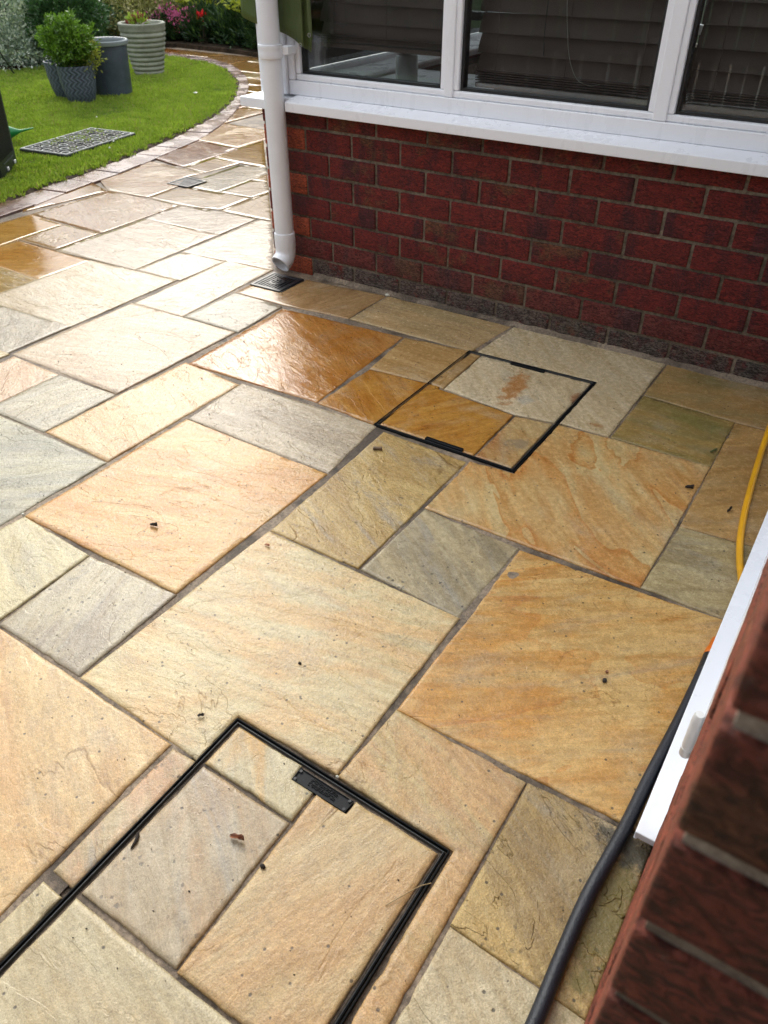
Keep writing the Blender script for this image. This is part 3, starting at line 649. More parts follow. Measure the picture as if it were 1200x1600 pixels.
# fillet of dirty mortar where wall meets stone
fb = MB(); vs = []; fs = []
for i in range(90):
    x = -2.10+i*(2.11/89)
    for k, (oy, z) in enumerate(((-.022, -.002), (-.012, .006), (.0, .012), (.012, .016))):
        vs.append((x, YW+oy+.006*mnoise.noise(Vector((x*14, k, 0))), z+.006*mnoise.noise(Vector((x*22, k*3, 1)))))
for i in range(89):
    for k in range(3): fs.append((i*4+k, (i+1)*4+k, (i+1)*4+k+1, i*4+k+1))
fb.add(vs, fs).build('mortar_fillet', M['joint'], cons, smooth=True)
# sill
def sweep(sec, x0, x1, name, mat, parent, bevel=.002):   # section (y,z) swept in x
    m = MB(); n = len(sec); m.add([(x0, y, z) for y, z in sec]+[(x1, y, z) for y, z in sec], [tuple(range(n)), tuple(range(2*n-1, n-1, -1))]+[(i, n+i, n+(i+1) % n, (i+1) % n) for i in range(n)])
    return m.build(name, mat, parent, bevel=bevel)
sill = sweep([(2.628, .664), (2.628, .699), (2.705, .713), (2.76, .713), (2.76, .672), (2.70, .672), (2.64, .668)], -2.155, .009, 'window_sill', M['upvc'], cons, .003)
m = MB(); m.prism([(-2.385, 2.628), (-2.245, 2.628), (-2.245, 2.76), (-2.255, 2.76), (-2.255, 5.72), (-2.385, 5.72)], .664, .700)
m.build('window_sill', M['upvc'], cons, bevel=.003)
m = MB(); m.prism([(-2.155, 2.665), (-2.155, 2.76), (-2.245, 2.76), (-2.245, 2.665)], .664, .7045); m.build('sill_bridge', M['upvc'], cons, bevel=.001)
# frame members, front elevation y 2.705..2.775
FY0, FY1 = 2.705, 2.775; ZT = 1.98
def member(x0, x1, z0, z1, y0=FY0, y1=FY1, name='window_frame', bev=.004): return MB().box(x0, x1, y0, y1, z0, z1).build(name, M['upvc'], cons, bevel=bev)
member(-2.325, -2.19, .7135, ZT+.1, FY0-.012, FY1, 'corner_post'); 
member(-2.188, .009, .7135, .764, FY0, FY1, 'bottom_rail', .003)
member(-2.188, .009, ZT, ZT+.07, FY0, FY1, 'top_rail')
member(-2.188, -2.160, .765, ZT-.001, FY0, FY1, 'window_frame')
panes = [(-2.135, -1.512), (-1.437, -.764), (-.680, -.03)]
member(-1.492, -1.457, .765, ZT-.001, FY0+.002, FY1, 'mullion'); member(-.744, -.700, .765, ZT-.001, FY0+.002, FY1, 'mullion')
for i, (a, b) in enumerate(panes):
    fr_ = MB(); o_ = .024
    for (x0, x1, z0, z1) in ((a-o_, b+o_, .7645, .786), (a-o_, b+o_, ZT-.024, ZT-.001), (a-o_, a, .7865, ZT-.0245), (b, b+o_, .7865, ZT-.0245)):
        fr_.box(x0+.0007, x1-.0007, FY0+.010, FY1-.004, z0, z1)
    fo = fr_.build('glazing_bead', M['upvc'], cons, bevel=.005)
    gk = MB()
    for (x0, x1, z0, z1) in ((a, b, .7865, .795), (a, b, ZT-.034, ZT-.025), (a, a+.009, .795, ZT-.034), (b-.009, b, .795, ZT-.034)): gk.box(x0, x1, FY0+.024, FY1-.01, z0, z1)
    gk.build('gasket', M['rubber'], cons)
    gl = MB(); gl.box(a+.004, b-.004, FY0+.036, FY0+.040, .79, ZT-.03); gl.build('window_pane', M['glass'], cons)
    gl = MB(); gl.box(a+.004, b-.004, FY0+.056, FY0+.060, .79, ZT-.03); gl.build('window_pane', M['glass'], cons)
# side wall glazing (path side) and rear
sm = MB(); sm.box(-2.325, -2.255, 2.80, 5.65, .7135, .764); sm.box(-2.325, -2.255, 2.80, 5.65, ZT, ZT+.07)
for y in (2.785, 3.72, 4.66, 5.58): sm.box(-2.322, -2.258, y, y+.07, .7645, ZT-.001)
sm.build('side_frame', M['upvc'], cons, bevel=.004)
sg = MB(); sg.box(-2.292, -2.288, 2.86, 5.57, .766, ZT-.002); sg.build('side_pane', M['glass'], cons)
bk = MB(); bk.box(-2.12, .009, 5.58, 5.65, .7135, .764); bk.box(-2.25, .009, 5.58, 5.65, ZT, ZT+.07)
for x in (-1.45, -.72): bk.box(x, x+.06, 5.585, 5.645, .7645, ZT-.001)
bk.build('rear_frame', M['upvc'], cons, bevel=.004)
bi = MB(); bi.box(-2.255, .005, 2.86, 5.45, -.02, .02); bi.build('interior_floor', M['floor_in'], cons)
bi = MB(); bi.box(-2.11, .009, 2.776, 2.93, .70, .728); bi.box(-2.254, -2.08, 2.776, 5.4, .729, .745); bi.build('inner_window_board', M['upvc'], cons, bevel=.004)
rf = MB(); rf.add([(-2.5,2.60,2.12),(.009,2.60,2.12),(.009,5.85,2.12),(-2.5,5.85,2.12),(-1.6,3.4,2.75),(.009,3.4,2.75),(.009,5.0,2.75),(-1.6,5.0,2.75)],
   [(3,2,1,0),(0,1,5,4),(4,5,6,7),(0,4,7,3),(3,7,6,2),(1,2,6,5)]); rf.build('roof', M['roof'], cons)
gu = MB(); gu.box(-2.50, .005, 2.585, 2.70, 2.06, 2.117); gu.build('gutter', M['upvc'], cons, bevel=.01)
gu = MB(); gu.box(-2.33, .009, 2.71, 2.79, 2.0505, 2.12); gu.box(-2.33, -2.26, 2.79, 5.65, 2.0505, 2.12); gu.build('eaves_beam', M['upvc'], cons)

# blinds behind the panes
def blind(x0, x1, zb, label, open_=.0, stack=0):
    b = tag(empty('venetian_blind', ((x0+x1)/2, 2.86, ZT)), label, 'blind', 'dark slatted blinds behind the panes')
    z = ZT-.03; zs = []
    while z > zb+.03: zs.append(z); z -= .0605
    for i, z in enumerate(zs):
        m = MB(); t = R(62+rng.uniform(-2.5, 2.5)); w_ = .0328+rng.uniform(-.0006,.0004); n = 7; sag = rng.uniform(-.0015, .0015)
        vs = []; 
        for s_ in (0, 1):
            for j in range(n):
                u = (j/(n-1)-.5)*2*w_; c_ = .004*(1-(u/w_)**2)
                y = 2.862+math.cos(t)*u+math.sin(t)*(c_+s_*.0025)*-1; zz_ = z+math.sin(t)*u+math.cos(t)*(c_+s_*.0025)
                vs += [(x0+.004, y, zz_+sag), (x1-.004, y, zz_-sag)]
        fs = []
        for j in range(n-1):
            fs += [(2*j, 2*j+1, 2*j+3, 2*j+2), (2*n+2*j, 2*n+2*j+2, 2*n+2*j+3, 2*n+2*j+1)]
        fs += [(0, 2*n, 2*n+1, 1), (2*n-2, 2*n-1, 4*n-1, 4*n-2)]
        m.add(vs, fs).build('slat', M['slat'], b, smooth=True)
    for j in range(stack):
        MB().box(x0+.004, x1-.004, 2.838, 2.888, zb+.006+j*.0075, zb+.0095+j*.0075).build('slat', M['slat'], b)
    MB().box(x0+.004, x1-.004, 2.838, 2.886, zb-.016, zb).build('bottom_rail', M['slat'], b, bevel=.003)
    for f in (.12, .5, .88):
        x = x0+(x1-x0)*f; MB().tube([(x, 2.836, ZT-.02), (x+.001, 2.835, (ZT+zb)/2), (x, 2.836, zb)], .0012, 6).build('lift_cord', M['slat'], b)
    return b
blind(-2.13, -1.50, .885, 'dark slatted blind in the left pane beside the downpipe, raised short of the sill', stack=3)
b2_ = blind(-1.44, -.76, .800, 'dark slatted blind in the middle pane with thin loose cords and stacked bottom slats', stack=5)
blind(-.69, .0, .800, 'dark slatted blind in the right-hand pane, reaching down to the sill', stack=5)
MB().tube(catmull([(-1.13, 2.835, 1.9), (-1.128, 2.832, 1.2), (-1.10, 2.83, .95), (-1.06, 2.83, .85), (-1.01, 2.83, .825), (-.97, 2.83, .83)]), .0011, 6).build('hanging_cord', simple('pale_cord', (.4, .38, .34), .6), b2_)
MB().tube(catmull([(-1.185, 2.833, 1.9), (-1.18, 2.833, 1.3), (-1.186, 2.832, 1.0), (-1.18, 2.832, .9)]), .0014, 6).build('pull_cord', M['dark'], b2_)
# things standing inside
jar = tag(MB().lathe([(0, 0), (.042, 0), (.045, .004), (.045, .10), (.041, .106), (.040, .104), (.040, .01), (0, .01)], 40, (-1.86, 3.06, .729)).build('candle_jar', simple('pale_grey_ceramic', (.36, .37, .36), .5), smooth=True), 'pale grey cylinder jar on the inner sill of the left pane', 'jar')
tb = tag(empty('side_table', (-1.75, 3.1, .0)), 'white table top inside the conservatory under the grey jar', 'table')
MB().box(-2.06, -1.5, 2.95, 3.45, .70, .728).build('table_top', M['upvc'], tb, bevel=.005)
for x in (-2.02, -1.54):
    for y in (2.99, 3.41): MB().box(x-.02, x+.02, y-.02, y+.02, .02, .699).build('leg', M['upvc'], tb)
ch = tag(empty('armchair', (-1.2, 3.3, 0)), 'dark green armchair inside behind the left and middle panes', 'armchair')
gf = simple('dark_green_fabric', (.012, .045, .030), .85, bump=.3, bscale=300)
MB().box(-1.46, -.92, 3.02, 3.14, .30, .86).build('backrest', gf, ch, bevel=.035, seg=4)
MB().box(-1.46, -.92, 3.15, 3.62, .28, .46).build('seat', gf, ch, bevel=.03, seg=4)
for x in (-1.54, -.91): MB().box(x, x+.07, 3.05, 3.60, .2, .62).build('armrest', gf, ch, bevel=.02, seg=3)
for x in (-1.48, -.92):
    for y in (3.08, 3.56): MB().box(x-.02, x+.02, y-.02, y+.02, .02, .279).build('leg', M['dark'], ch)

# ------------------------------------------------------------------ downpipe, gully, drain
dp = tag(empty('downpipe', (-2.20, 2.622, 0)), 'grey white round downpipe at the corner of the conservatory, ending in an angled shoe', 'downpipe')
PX, PY = -2.20, 2.622
MB().lathe([(.0365, .19), (.0405, .19), (.0405, 2.07), (.0365, 2.07)], 40, (PX, PY, 0), close=True).build('pipe', M['pipe'], dp, smooth=True)
MB().lathe([(.041, .845), (.0455, .847), (.0465, .852), (.0465, .864), (.0455, .869), (.0455, .874), (.0465, .879), (.0465, .888), (.0455, .892), (.041, .893)], 40, (PX, PY, 0)).build('bracket', M['pipe'], dp, smooth=True)
MB().box(PX+.03, PX+.068, PY+.02, PY+.071, .858, .886).build('bracket_lug', M['pipe'], dp, bevel=.003)
MB().lathe([(.0385, .128), (.0445, .130), (.0450, .135), (.0450, .186), (.0440, .191), (.041, .193)], 40, (PX, PY, 0)).build('collar', M['pipe'], dp, smooth=True)
so = Vector((-.06, -1, 0)).normalized()
cp = [Vector((PX, PY, .135)), Vector((PX, PY, .118))]
for a in range(1, 9):
    t = R(a*62/8); cp.append(Vector((PX, PY, .118))+so*(.052*(1-math.cos(t)))+Vector((0, 0, -.052*math.sin(t))))
cp.append(cp[-1]+(cp[-1]-cp[-2]).normalized()*.018)
sh = MB(); sh.tube(cp, .0435, 40, cap=False); sh.tube(cp, .0385, 40, cap=False)
k = len(cp); o1, o2 = (k-1)*40, k*40+(k-1)*40
sh.f += [(o1+i, o1+(i+1) % 40, o2+(i+1) % 40, o2+i) for i in range(40)]
sh.build('shoe', M['pipe'], dp, smooth=True)

gu_ = tag(empty('gully_grate', (-2.19, 2.53, 0)), 'square black plastic gully grate with slots under the downpipe shoe', 'drain grate')
MB().box(-2.27, -2.10, 2.445, 2.615, -.09, -.075).build('sump', M['dark'], gu_)
o4 = [(-2.268, 2.443), (-2.106, 2.447), (-2.104, 2.618), (-2.272, 2.614)]
MB().ring(o4, inset_poly(o4, .014), -.03, .005).build('frame', M['blackplastic'], gu_, bevel=.002)
MB().ring(inset_poly(o4, .0155), inset_poly(o4, .021), -.02, .0035).build('grate_rim', M['blackplastic'], gu_, bevel=.0015)
cx_, cy_ = -2.187, 2.53; gb = MB()
for i in range(-4, 5):
    x = cx_+i*.0150
    gb.box(x-.0042, x+.0042, 2.466, 2.594, -.014, .0028)
gb.build('bars', M['blackplastic'], gu_, bevel=.0012)
MB().ring([(cx_+.034*math.cos(a*.3927), cy_+.034*math.sin(a*.3927)) for a in range(16)], [(cx_+.024*math.cos(a*.3927), cy_+.024*math.sin(a*.3927)) for a in range(16)], -.012, .0045).build('centre_ring', M['blackplastic'], gu_, bevel=.001)
MB().box(-2.105+.0, -2.10+.002, 2.45, 2.61, -.03, .002).build('side_lip', M['blackplastic'], gu_)
dg = tag(empty('drain_grate', (-3.67, 3.50, 0)), 'square grey drain grate set in the wet path by the lawn edge', 'drain grate')
q4 = [(-3.752, 3.415), (-3.586, 3.420), (-3.581, 3.578), (-3.760, 3.591)]
steel = simple('wet_grey_metal', (.10, .10, .10), .25, metal=.6)
MB().ring(q4, inset_poly(q4, .012), -.03, .0045).build('frame', M['blackplastic'], dg, bevel=.001)
db = MB()
for i in range(8):
    x = -3.738+i*.0195; db.box(x-.005, x+.005, 3.432, 3.575, -.012, .002)
for y in (3.47, 3.535): db.box(-3.745, -3.597, y-.004, y+.004, -.013, .0008)
db.build('bars', steel, dg, bevel=.001)
MB().box(-3.76, -3.58, 3.41, 3.59, -.09, -.075).build('sump', M['dark'], dg)

# ------------------------------------------------------------------ recessed covers
def cover(name, quad, inlays, label, plates, seed, embossed=None, pz=-.0015, fz=0):
    cx = sum(p[0] for p in quad)/4; cy = sum(p[1] for p in quad)/4
    c = tag(empty(name, (cx, cy, 0)), label, 'manhole cover', 'recessed covers inlaid with matching stone')
    MB().ring(quad, inset_poly(quad, .0028), -.03, -.0002+fz).build('frame', M['coverframe'], c, bevel=.0008)
    MB().ring(inset_poly(quad, .0060), inset_poly(quad, .0082), -.03, -.0014+fz).build('tray', M['coverframe'], c)
    MB().ring(inset_poly(quad, .0085), inset_poly(quad, .0090), -.03, .0004+fz).build('tray_edge', M['trayedge'], c)
    MB().prism(quad, -.040, -.031).build('tray_base', M['dark'], c)
    MB().prism(inset_poly(quad, .0125), -.0305, -.0062).build('pointing_bed', M['joint'], c)
    rr = random.Random(seed)
    for pl in inlays:
        bm, lay = new_slab_bm(); slab_mesh(bm, lay, *pl, joint=-.0022, rnd=rr)
        o = finish(bm, 'stone_inlay', M['stone'], c); o.matrix_parent_inverse = Matrix.Translation((-cx, -cy, 0))
    for p4 in plates:
        po = MB().prism(p4, -.02, pz).build('handle_plate', M['plate'], c, bevel=.0012)
        MB().ring(p4, inset_poly(p4, .0016), pz+.0001, pz+.0027).build('plate_rim', M['plate'], po, bevel=.0005)
        if embossed:
            a, b = Vector(p4[0]), Vector(p4[1]); d_ = Vector(p4[3])-a; u = (b-a); ul = u.length; u = u.normalized(); v_ = d_.normalized(); dl = d_.length
            em = MB()
            for row, (r0, nch) in enumerate(((.60, 11), (.28, 11))):
                for j in range(nch):
                    o = a+u*(ul*.26+j*ul*.046)+v_*(dl*r0); hh = dl*.24; ww = ul*.032
                    for seg in rr.sample(range(5), 3):
                        s0, s1, t0, t1 = ((0, .18, 0, 1), (.82, 1, 0, 1), (0, 1, 0, .16), (0, 1, .84, 1), (0, 1, .42, .58))[seg]
                        qs = [o+u*ww*s0+v_*hh*t0, o+u*ww*s1+v_*hh*t0, o+u*ww*s1+v_*hh*t1, o+u*ww*s0+v_*hh*t1]
                        em.prism([(q.x, q.y) for q in qs], -.002, .0002+.0001*seg+.00005*j)
            em.build('embossed_marks', M['plate'], po)
            for (fu, fv) in ((.04, .8), (.96, .8), (.96, .15), (.04, .15)):
                o = a+u*ul*fu+v_*dl*fv; MB().lathe([(0, .0016), (.003, .0016), (.0034, .0), (.0034, -.003)], 12, (o.x, o.y, 0)).build('screw', M['rubber'], po)
    return c
Q1 = [(-.776, .018), (-.293, .012), (-.284, .651), (-.777, .665)]
cover('recessed_cover', Q1, INLAYS1, 'large stone-inlaid cover nearest the camera with a black marked handle plate', [[(-.599, .613), (-.477, .611), (-.475, .638), (-.599, .642)]], 5, True)
Q2 = [(-1.169, 1.753), (-.683, 1.754), (-.677, 2.404), (-1.162, 2.387)]
cover('recessed_cover', Q2, INLAYS2, 'stone-inlaid cover by the brick wall with ochre and rust-stained pale inlays', [[(-.988, 1.7655), (-.860, 1.7655), (-.860, 1.779), (-.988, 1.779)], [(-.986, 2.366), (-.858, 2.370), (-.858, 2.3835), (-.986, 2.379)]], 9, pz=.0035, fz=.0026)

# ------------------------------------------------------------------ HOUSE wall on the right with the door unit
house = tag(empty('house', (.3, 1.2, 0)), 'red brick house wall close on the right with a white door frame and projecting sill', 'house')
bb = bmesh.new(); bl = bb.verts.layers.float_color.new('bpar'); BX = .0075; PY0 = .2365
bc2 = bmesh.new(); bl2 = bc2.verts.layers.float_color.new('bpar')
for k in range(-9, 19):
    zc = .754+.0873*k; z0, z1 = zc+J+.0012, zc+.0873-J-.0012
    if z1 < -.02 or z0 > 2.3: continue
    z0 = max(z0, -.02)
    x = BX
    ed = [BX]+([BX+.226, BX+.34] if k % 2 else [BX+.113, BX+.34])
    for i_, (a, b) in enumerate(zip(ed[:-1], ed[1:])): brick_bm(bb, bl, a+(J if i_ else 0), b-(J if i_ < len(ed)-2 else 0), z0, z1, PY0, dirt=.12, axis='x')
    y = PY0+.1; ed = [y, PY0+(.113 if k % 2 else .226)]
    while ed[-1] < .83: ed.append(min(ed[-1]+.2265, .838))
    for a, b in zip(ed[:-1], ed[1:]):
        if b-a > .03: brick_bm(bb, bl, a+J, b-(J if b < .83 else 0), z0, z1, BX, dirt=.1, axis='y')
    brick_bm(bc2, bl2, 2.52, YW-.001, z0, z1, BX+.002, dirt=.1, axis='y')
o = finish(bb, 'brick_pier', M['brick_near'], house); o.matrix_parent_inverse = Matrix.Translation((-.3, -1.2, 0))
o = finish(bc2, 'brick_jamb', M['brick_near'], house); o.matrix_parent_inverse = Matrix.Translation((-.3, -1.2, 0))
MB().box(BX+.005, BX+.334, PY0+.0048, .836, -.05, 2.32).build('pier_mortar', M['pier_joint'], house)
MB().box(BX+.008, BX+.334, 2.522, YW-.002, -.05, 2.32).build('jamb_mortar', M['mortar'], house)
plw = simple('house_brickwork', (.15, .045, .03), .8, var=.35, vscale=14, bump=.4, bscale=60)
hw = MB(); hw.box(BX+.001, .34, -1.0, 6.2, 2.325, 3.4); hw.box(BX+.001, .34, -4.0, -1.0, -.05, 3.4); hw.box(BX+.001, .34, 2.7+.003, 6.2, -.05, 2.324)
hw.build('upper_wall', plw, house)
hw = MB(); hw.add([(-.25,-4.2,3.4),(4.5,-4.2,3.4),(4.5,6.4,3.4),(-.25,6.4,3.4),(2.2,-2,4.9),(2.2,4.4,4.9)], [(3,2,1,0),(0,1,4),(1,2,5,4),(2,3,5),(3,0,4,5)]); hw.build('roof', M['tile'], house)
MB().box(-.24, -.12, -4.2, 6.4, 3.28, 3.399).build('roof_gutter', M['upvc'], house)
hi = MB(); hi.box(2.6, 2.7, -4, 6.2, -.05, 3.39); hi.box(.341, 2.6, -3.9, -3.8, -.05, 3.39); hi.box(.341, 2.6, 6.0, 6.1, -.05, 3.39); hi.box(.342, 2.59, -3.79, 5.99, -.045, .03); hi.build('interior', M['render_in'], house)
# door unit: sill, frame, leaf with hinge
SX = -.027
m = MB(); m.prism([(SX, .826), (.12, .826), (.12, 2.518), (SX, 2.518)], .030, .046); m.prism([(SX, .826), (SX+.006, .826), (SX+.006, 2.518), (SX, 2.518)], .026, .0295); m.build('door_sill', M['upvc'], house, bevel=.0018)
m = MB(); m.prism([(.006, .832), (.12, .832), (.12, 2.516), (.006, 2.516)], -.02, .0295); m.build('sill_packer', M['rubber'], house)
fx0, fx1 = .014, .084
m = MB(); m.box(fx0, fx1, .842, .90, .0465, 2.1); m.box(fx0, fx1, 2.45, 2.515, .0465, 2.1); m.box(fx0, fx1, .9005, 2.4495, 2.04, 2.1); m.box(fx0, fx1, .9005, 2.4495, .0465, .085); m.build('door_frame', M['upvc'], house, bevel=.004)
dr = MB(); dr.box(fx0-.006, fx1-.01, .915, 1.02, .09, 2.035); dr.box(fx0-.006, fx1-.01, 1.56, 1.67, .09, 2.035); dr.box(fx0-.006, fx1-.01, 1.0205, 1.5595, .09, .21); dr.box(fx0-.006, fx1-.01, 1.0205, 1.5595, 1.94, 2.035)
door = dr.build('door', M['upvc'], house, bevel=.005)
MB().box(.04, .046, 1.02, 1.56, .21, 1.94).build('door_pane', M['glass'], door)
dr = MB(); dr.box(fx0-.004, fx1-.01, 1.685, 1.79, .09, 2.035); dr.box(fx0-.004, fx1-.01, 2.33, 2.44, .09, 2.035); dr.box(fx0-.004, fx1-.01, 1.7905, 2.3295, .09, .21); dr.box(fx0-.004, fx1-.01, 1.7905, 2.3295, 1.94, 2.035)
door2 = dr.build('door', M['upvc'], house, bevel=.005); MB().box(.04, .046, 1.79, 2.33, .21, 1.94).build('door_pane', M['glass'], door2)
hinge_m = simple('hinge_plastic', (.78, .78, .77), .3)
for z in (.178, 1.75):
    hg = MB().lathe([(0, 0), (.0080, 0), (.0096, .003), (.0096, .018), (.0099, .0185), (.0099, .021), (.0090, .0215), (.0096, .024), (.0096, .080), (.0090, .0825), (.0099, .083), (.0096, .0865), (.0088, .100), (.0070, .1045), (0, .1045)], 28, (.0, .913, z)).build('hinge', hinge_m, door, smooth=True)
    MB().box(.001, .012, .907, .935, z+.02, z+.08).build('hinge_flag', hinge_m, door, bevel=.002)
MB().box(.30, .336, -.98, -.92, .0, 2.1).build('open_door_frame', M['upvc'], house)

# ------------------------------------------------------------------ hoses
def rubbermat(name, a, b, rough=.5, ring=0):
    return simple(name, a, rough, var=.15, vscale=9, bump=.25, bscale=160)
hp = catmull([(-.058,-.35,.0125),(-.057,.1,.0125),(-.055,.35,.0125),(-.054,.49,.0125),(-.056,.582,.0125),(-.056,.697,.0125),(-.046,.829,.0125),(-.040,.967,.0125),(-.031,1.117,.0125),(-.026,1.25,.0125),(-.0245,1.33,.0125)], 14)
dh = tag(empty('black_hose', (-.055, .5, 0)), 'thick dark grey rubber hose lying on the stone along the white sill', 'hose')
hm = simple('dark_rubber_hose', (.010, .013, .020), .45, var=.3, vscale=5, bump=.5, bscale=260)
MB().tube(hp, .0119, 24).build('tube', hm, dh, smooth=True)
e0 = hp[-1]; MB().tube([e0+Vector((0, y, 0)) for y in (-.055, -.052, -.04, -.038, -.036, -.02, -.018, -.004, 0)], [.0122, .0130, .0130, .0125, .0130, .0130, .0125, .0130, .0125], 20).build('end_collar', M['blackplastic'], dh, smooth=True)
yh = tag(empty('yellow_hose', (-.06, 1.9, 0)), 'yellow garden hose curving across the stone from the end of the dark hose', 'hose')
ym = simple('yellow_hose_pvc', (.72, .36, .012), .33, var=.12, vscale=7, coat=.2)
yp = catmull([(-.022,1.37,.011),(-.016,1.43,.010),(-.010,1.52,.0095),(-.018,1.60,.0095),(-.040,1.68,.0095),(-.059,1.765,.0095),(-.072,1.85,.0095),(-.083,1.954,.0095),(-.095,2.10,.0095),(-.108,2.30,.0095),(-.112,2.46,.0095),(-.09,2.58,.0095),(-.03,2.64,.0095)], 12)
MB().tube(yp, .0088, 20).build('tube', ym, yh, smooth=True)
om = simple('orange_connector_plastic', (.75, .17, .01), .35)
MB().tube([(-.0245,1.331,.0125),(-.0245,1.336,.0125),(-.024,1.35,.0125),(-.0238,1.355,.0122),(-.0225,1.385,.0115),(-.022,1.39,.011)], [.0118,.0130,.0130,.0112,.0112,.009], 20).build('connector', om, yh, smooth=True)

# ------------------------------------------------------------------ tarpaulin hung by the corner
tm = MB(); plan = catmull([(-2.47,2.80,0),(-2.40,2.70,0),(-2.325,2.682,0),(-2.22,2.684,0),(-2.15,2.677,0),(-2.105,2.668,0),(-2.082,2.672,0),(-2.092,2.688,0),(-2.072,2.694,0),(-2.056,2.682,0),(-2.048,2.690,0)], 6)
nz = 26; vs = []; npn = len(plan)
for j in range(nz):
    for i, p in enumerate(plan):
        f = i/(npn-1); zb = .985-.095*min(1, f/.55)-.022*max(0, min(1, (f-.55)/.35)) if f < .93 else .868+.05*(f-.93)/.07
        z = zb+(1.62-zb)*j/(nz-1)
        t_ = (plan[min(i+1, npn-1)]-plan[max(i-1, 0)]).normalized(); nn = Vector((t_.y, -t_.x, 0))
        wv = .006*math.sin(f*17+z*3)+.010*(mnoise.noise(Vector((f*4, z*3.2, 2))))+.004*mnoise.noise(Vector((f*12, z*9, 5)))
        q = p+nn*(wv+.004)*min(1, .35+1.0*abs(z-.87)); q.y = min(q.y, 2.70) if q.x > -2.33 else q.y
        q.x += .10*(z-.87)*(.5-f)*.6; vs.append((q.x, q.y, z))
fs = [(j*npn+i, j*npn+i+1, (j+1)*npn+i+1, (j+1)*npn+i) for j in range(nz-1) for i in range(npn-1)]
tmat, gg = newmat('green_tarpaulin'); P_ = gg.n('ShaderNodeTexCoord').outputs['Object']
c_ = gg.mix(gg.ss(gg.noise(P_, 7, 6), .3, .7), (.085, .125, .042), (.14, .18, .072))
wk = gg.noise(gg.vm('MULTIPLY', P_, (1, 1, .5)), 26, 5, .6, 1.5)
p_ = gg.n('ShaderNodeBsdfPrincipled', {'Base Color': c_, 'Roughness': .42, 'Normal': gg.n('ShaderNodeBump', {'Height': wk, 'Strength': .5, 'Distance': .01}).outputs[0]})
out(gg, gg.n('ShaderNodeMixShader', {0: .35, 1: p_.outputs[0], 2: gg.n('ShaderNodeBsdfTranslucent', {'Color': (.28, .34, .08)}).outputs[0]}))
trp = tag(empty('tarpaulin', (-2.25, 2.68, .9)), 'folded green tarpaulin hanging behind the downpipe at the window corner', 'tarpaulin')
o = tm.add(vs, fs).build('sheet', tmat, trp, smooth=True); sf = o.modifiers.new('solid', 'SOLIDIFY'); sf.thickness = .0012
for (x, y, z) in ((-2.083, 2.664, .893), (-2.050, 2.676, .925)):
    tor = MB(); pr = [(.0042, -.0008), (.0075, -.001), (.0075, .001), (.0042, .0008)]
    tor.lathe(pr, 20, (0, 0, 0), close=True); tor.v = [(x+a, y-.004-c, z+b) for a, b, c in tor.v]; tor.build('eyelet', simple('bright_eyelet', (.8, .8, .8), .2, metal=.9), trp, smooth=True)

# ------------------------------------------------------------------ pots
def potmat(name, col, kind):
    m_, gg = newmat(name); P = gg.n('ShaderNodeTexCoord').outputs['Object']; s_ = gg.n('ShaderNodeSeparateXYZ', {0: P})
    n1 = gg.noise(P, 7, 6, .65)
    c = gg.mix(gg.ss(n1, .35, .68), col, tuple(v*1.5 for v in col)); ins = {'Roughness': .45}
    if kind == 'zig':
        a = gg.m('MULTIPLY', gg.m('ARCTAN2', s_.outputs[1], s_.outputs[0]), 3.5); zg = gg.m('MULTIPLY', gg.m('PINGPONG', gg.m('MULTIPLY', s_.outputs[2], 34.0), 1.0), .8)
        wv = gg.m('SINE', gg.m('MULTIPLY', gg.m('ADD', a, zg), 6.283)); h = gg.ss(wv, -.4, .5)
        c = gg.mix(gg.m('MULTIPLY', h, .55), c, tuple(min(1, v*3.2) for v in col))
        ins['Normal'] = gg.n('ShaderNodeBump', {'Height': h, 'Strength': .9, 'Distance': .004}).outputs[0]
    else:
        ins['Normal'] = gg.n('ShaderNodeBump', {'Height': gg.noise(P, 60, 6, .7), 'Strength': .4, 'Distance': .003}).outputs[0]
        if kind == 'stone':
            c = gg.mix(gg.ss(gg.noise(P, 16, 8, .75), .5, .68, 0, .6), c, (.16, .16, .11)); ins['Roughness'] = .75
    ins['Base Color'] = c; out(gg, gg.n('ShaderNodeBsdfPrincipled', ins)); return m_
compost = mat_mortar('potting_soil', (.02, .014, .01), (.05, .035, .022), 80)
def pot(name, loc, prof, seg, mat, label, cat='plant pot', soil=None, rimmat=None, rim=None):
    t = tag(empty(name, loc), label, cat); m = MB(); m.lathe(prof, seg, (0, 0, 0)); m.build('body', mat, t, smooth=True, local=True)
    if rim: MB().lathe(rim, seg, (0, 0, 0), close=True).build('rim', rimmat or mat, t, smooth=True, local=True)
    if soil:
        s = MB(); r0, z0 = soil; vs = [(0, 0, z0+.012)]; n = 28
        for i in range(n):
            a = i/n*6.283; vs.append((r0*math.cos(a), r0*math.sin(a), z0))
        s.add(vs, [(0, i+1, (i+1) % n+1) for i in range(n)]).build('soil', compost, t, local=True)
    return t
zigm = potmat('woven_grey_pot', (.042, .052, .070), 'zig'); plm = potmat('slate_plastic', (.040, .053, .072), 'plain'); rim_m = simple('grey_rim', (.20, .23, .24), .45)
stm = potmat('weathered_stone_pot', (.20, .21, .165), 'stone')
def woven(k): return [(0, .0), (.095*k, .0), (.107*k, .012), (.132*k, .09*k), (.147*k, .18*k), (.151*k, .262*k), (.154*k, .278*k), (.154*k, .292*k), (.143*k, .292*k), (.139*k, .25*k), (0, .235*k)]
pf = pot('plant_pot', (-6.22, 4.86, 0), woven(1.0), 64, zigm, 'small woven-pattern grey pot holding the ball-shaped box shrub', soil=(.14, .25))
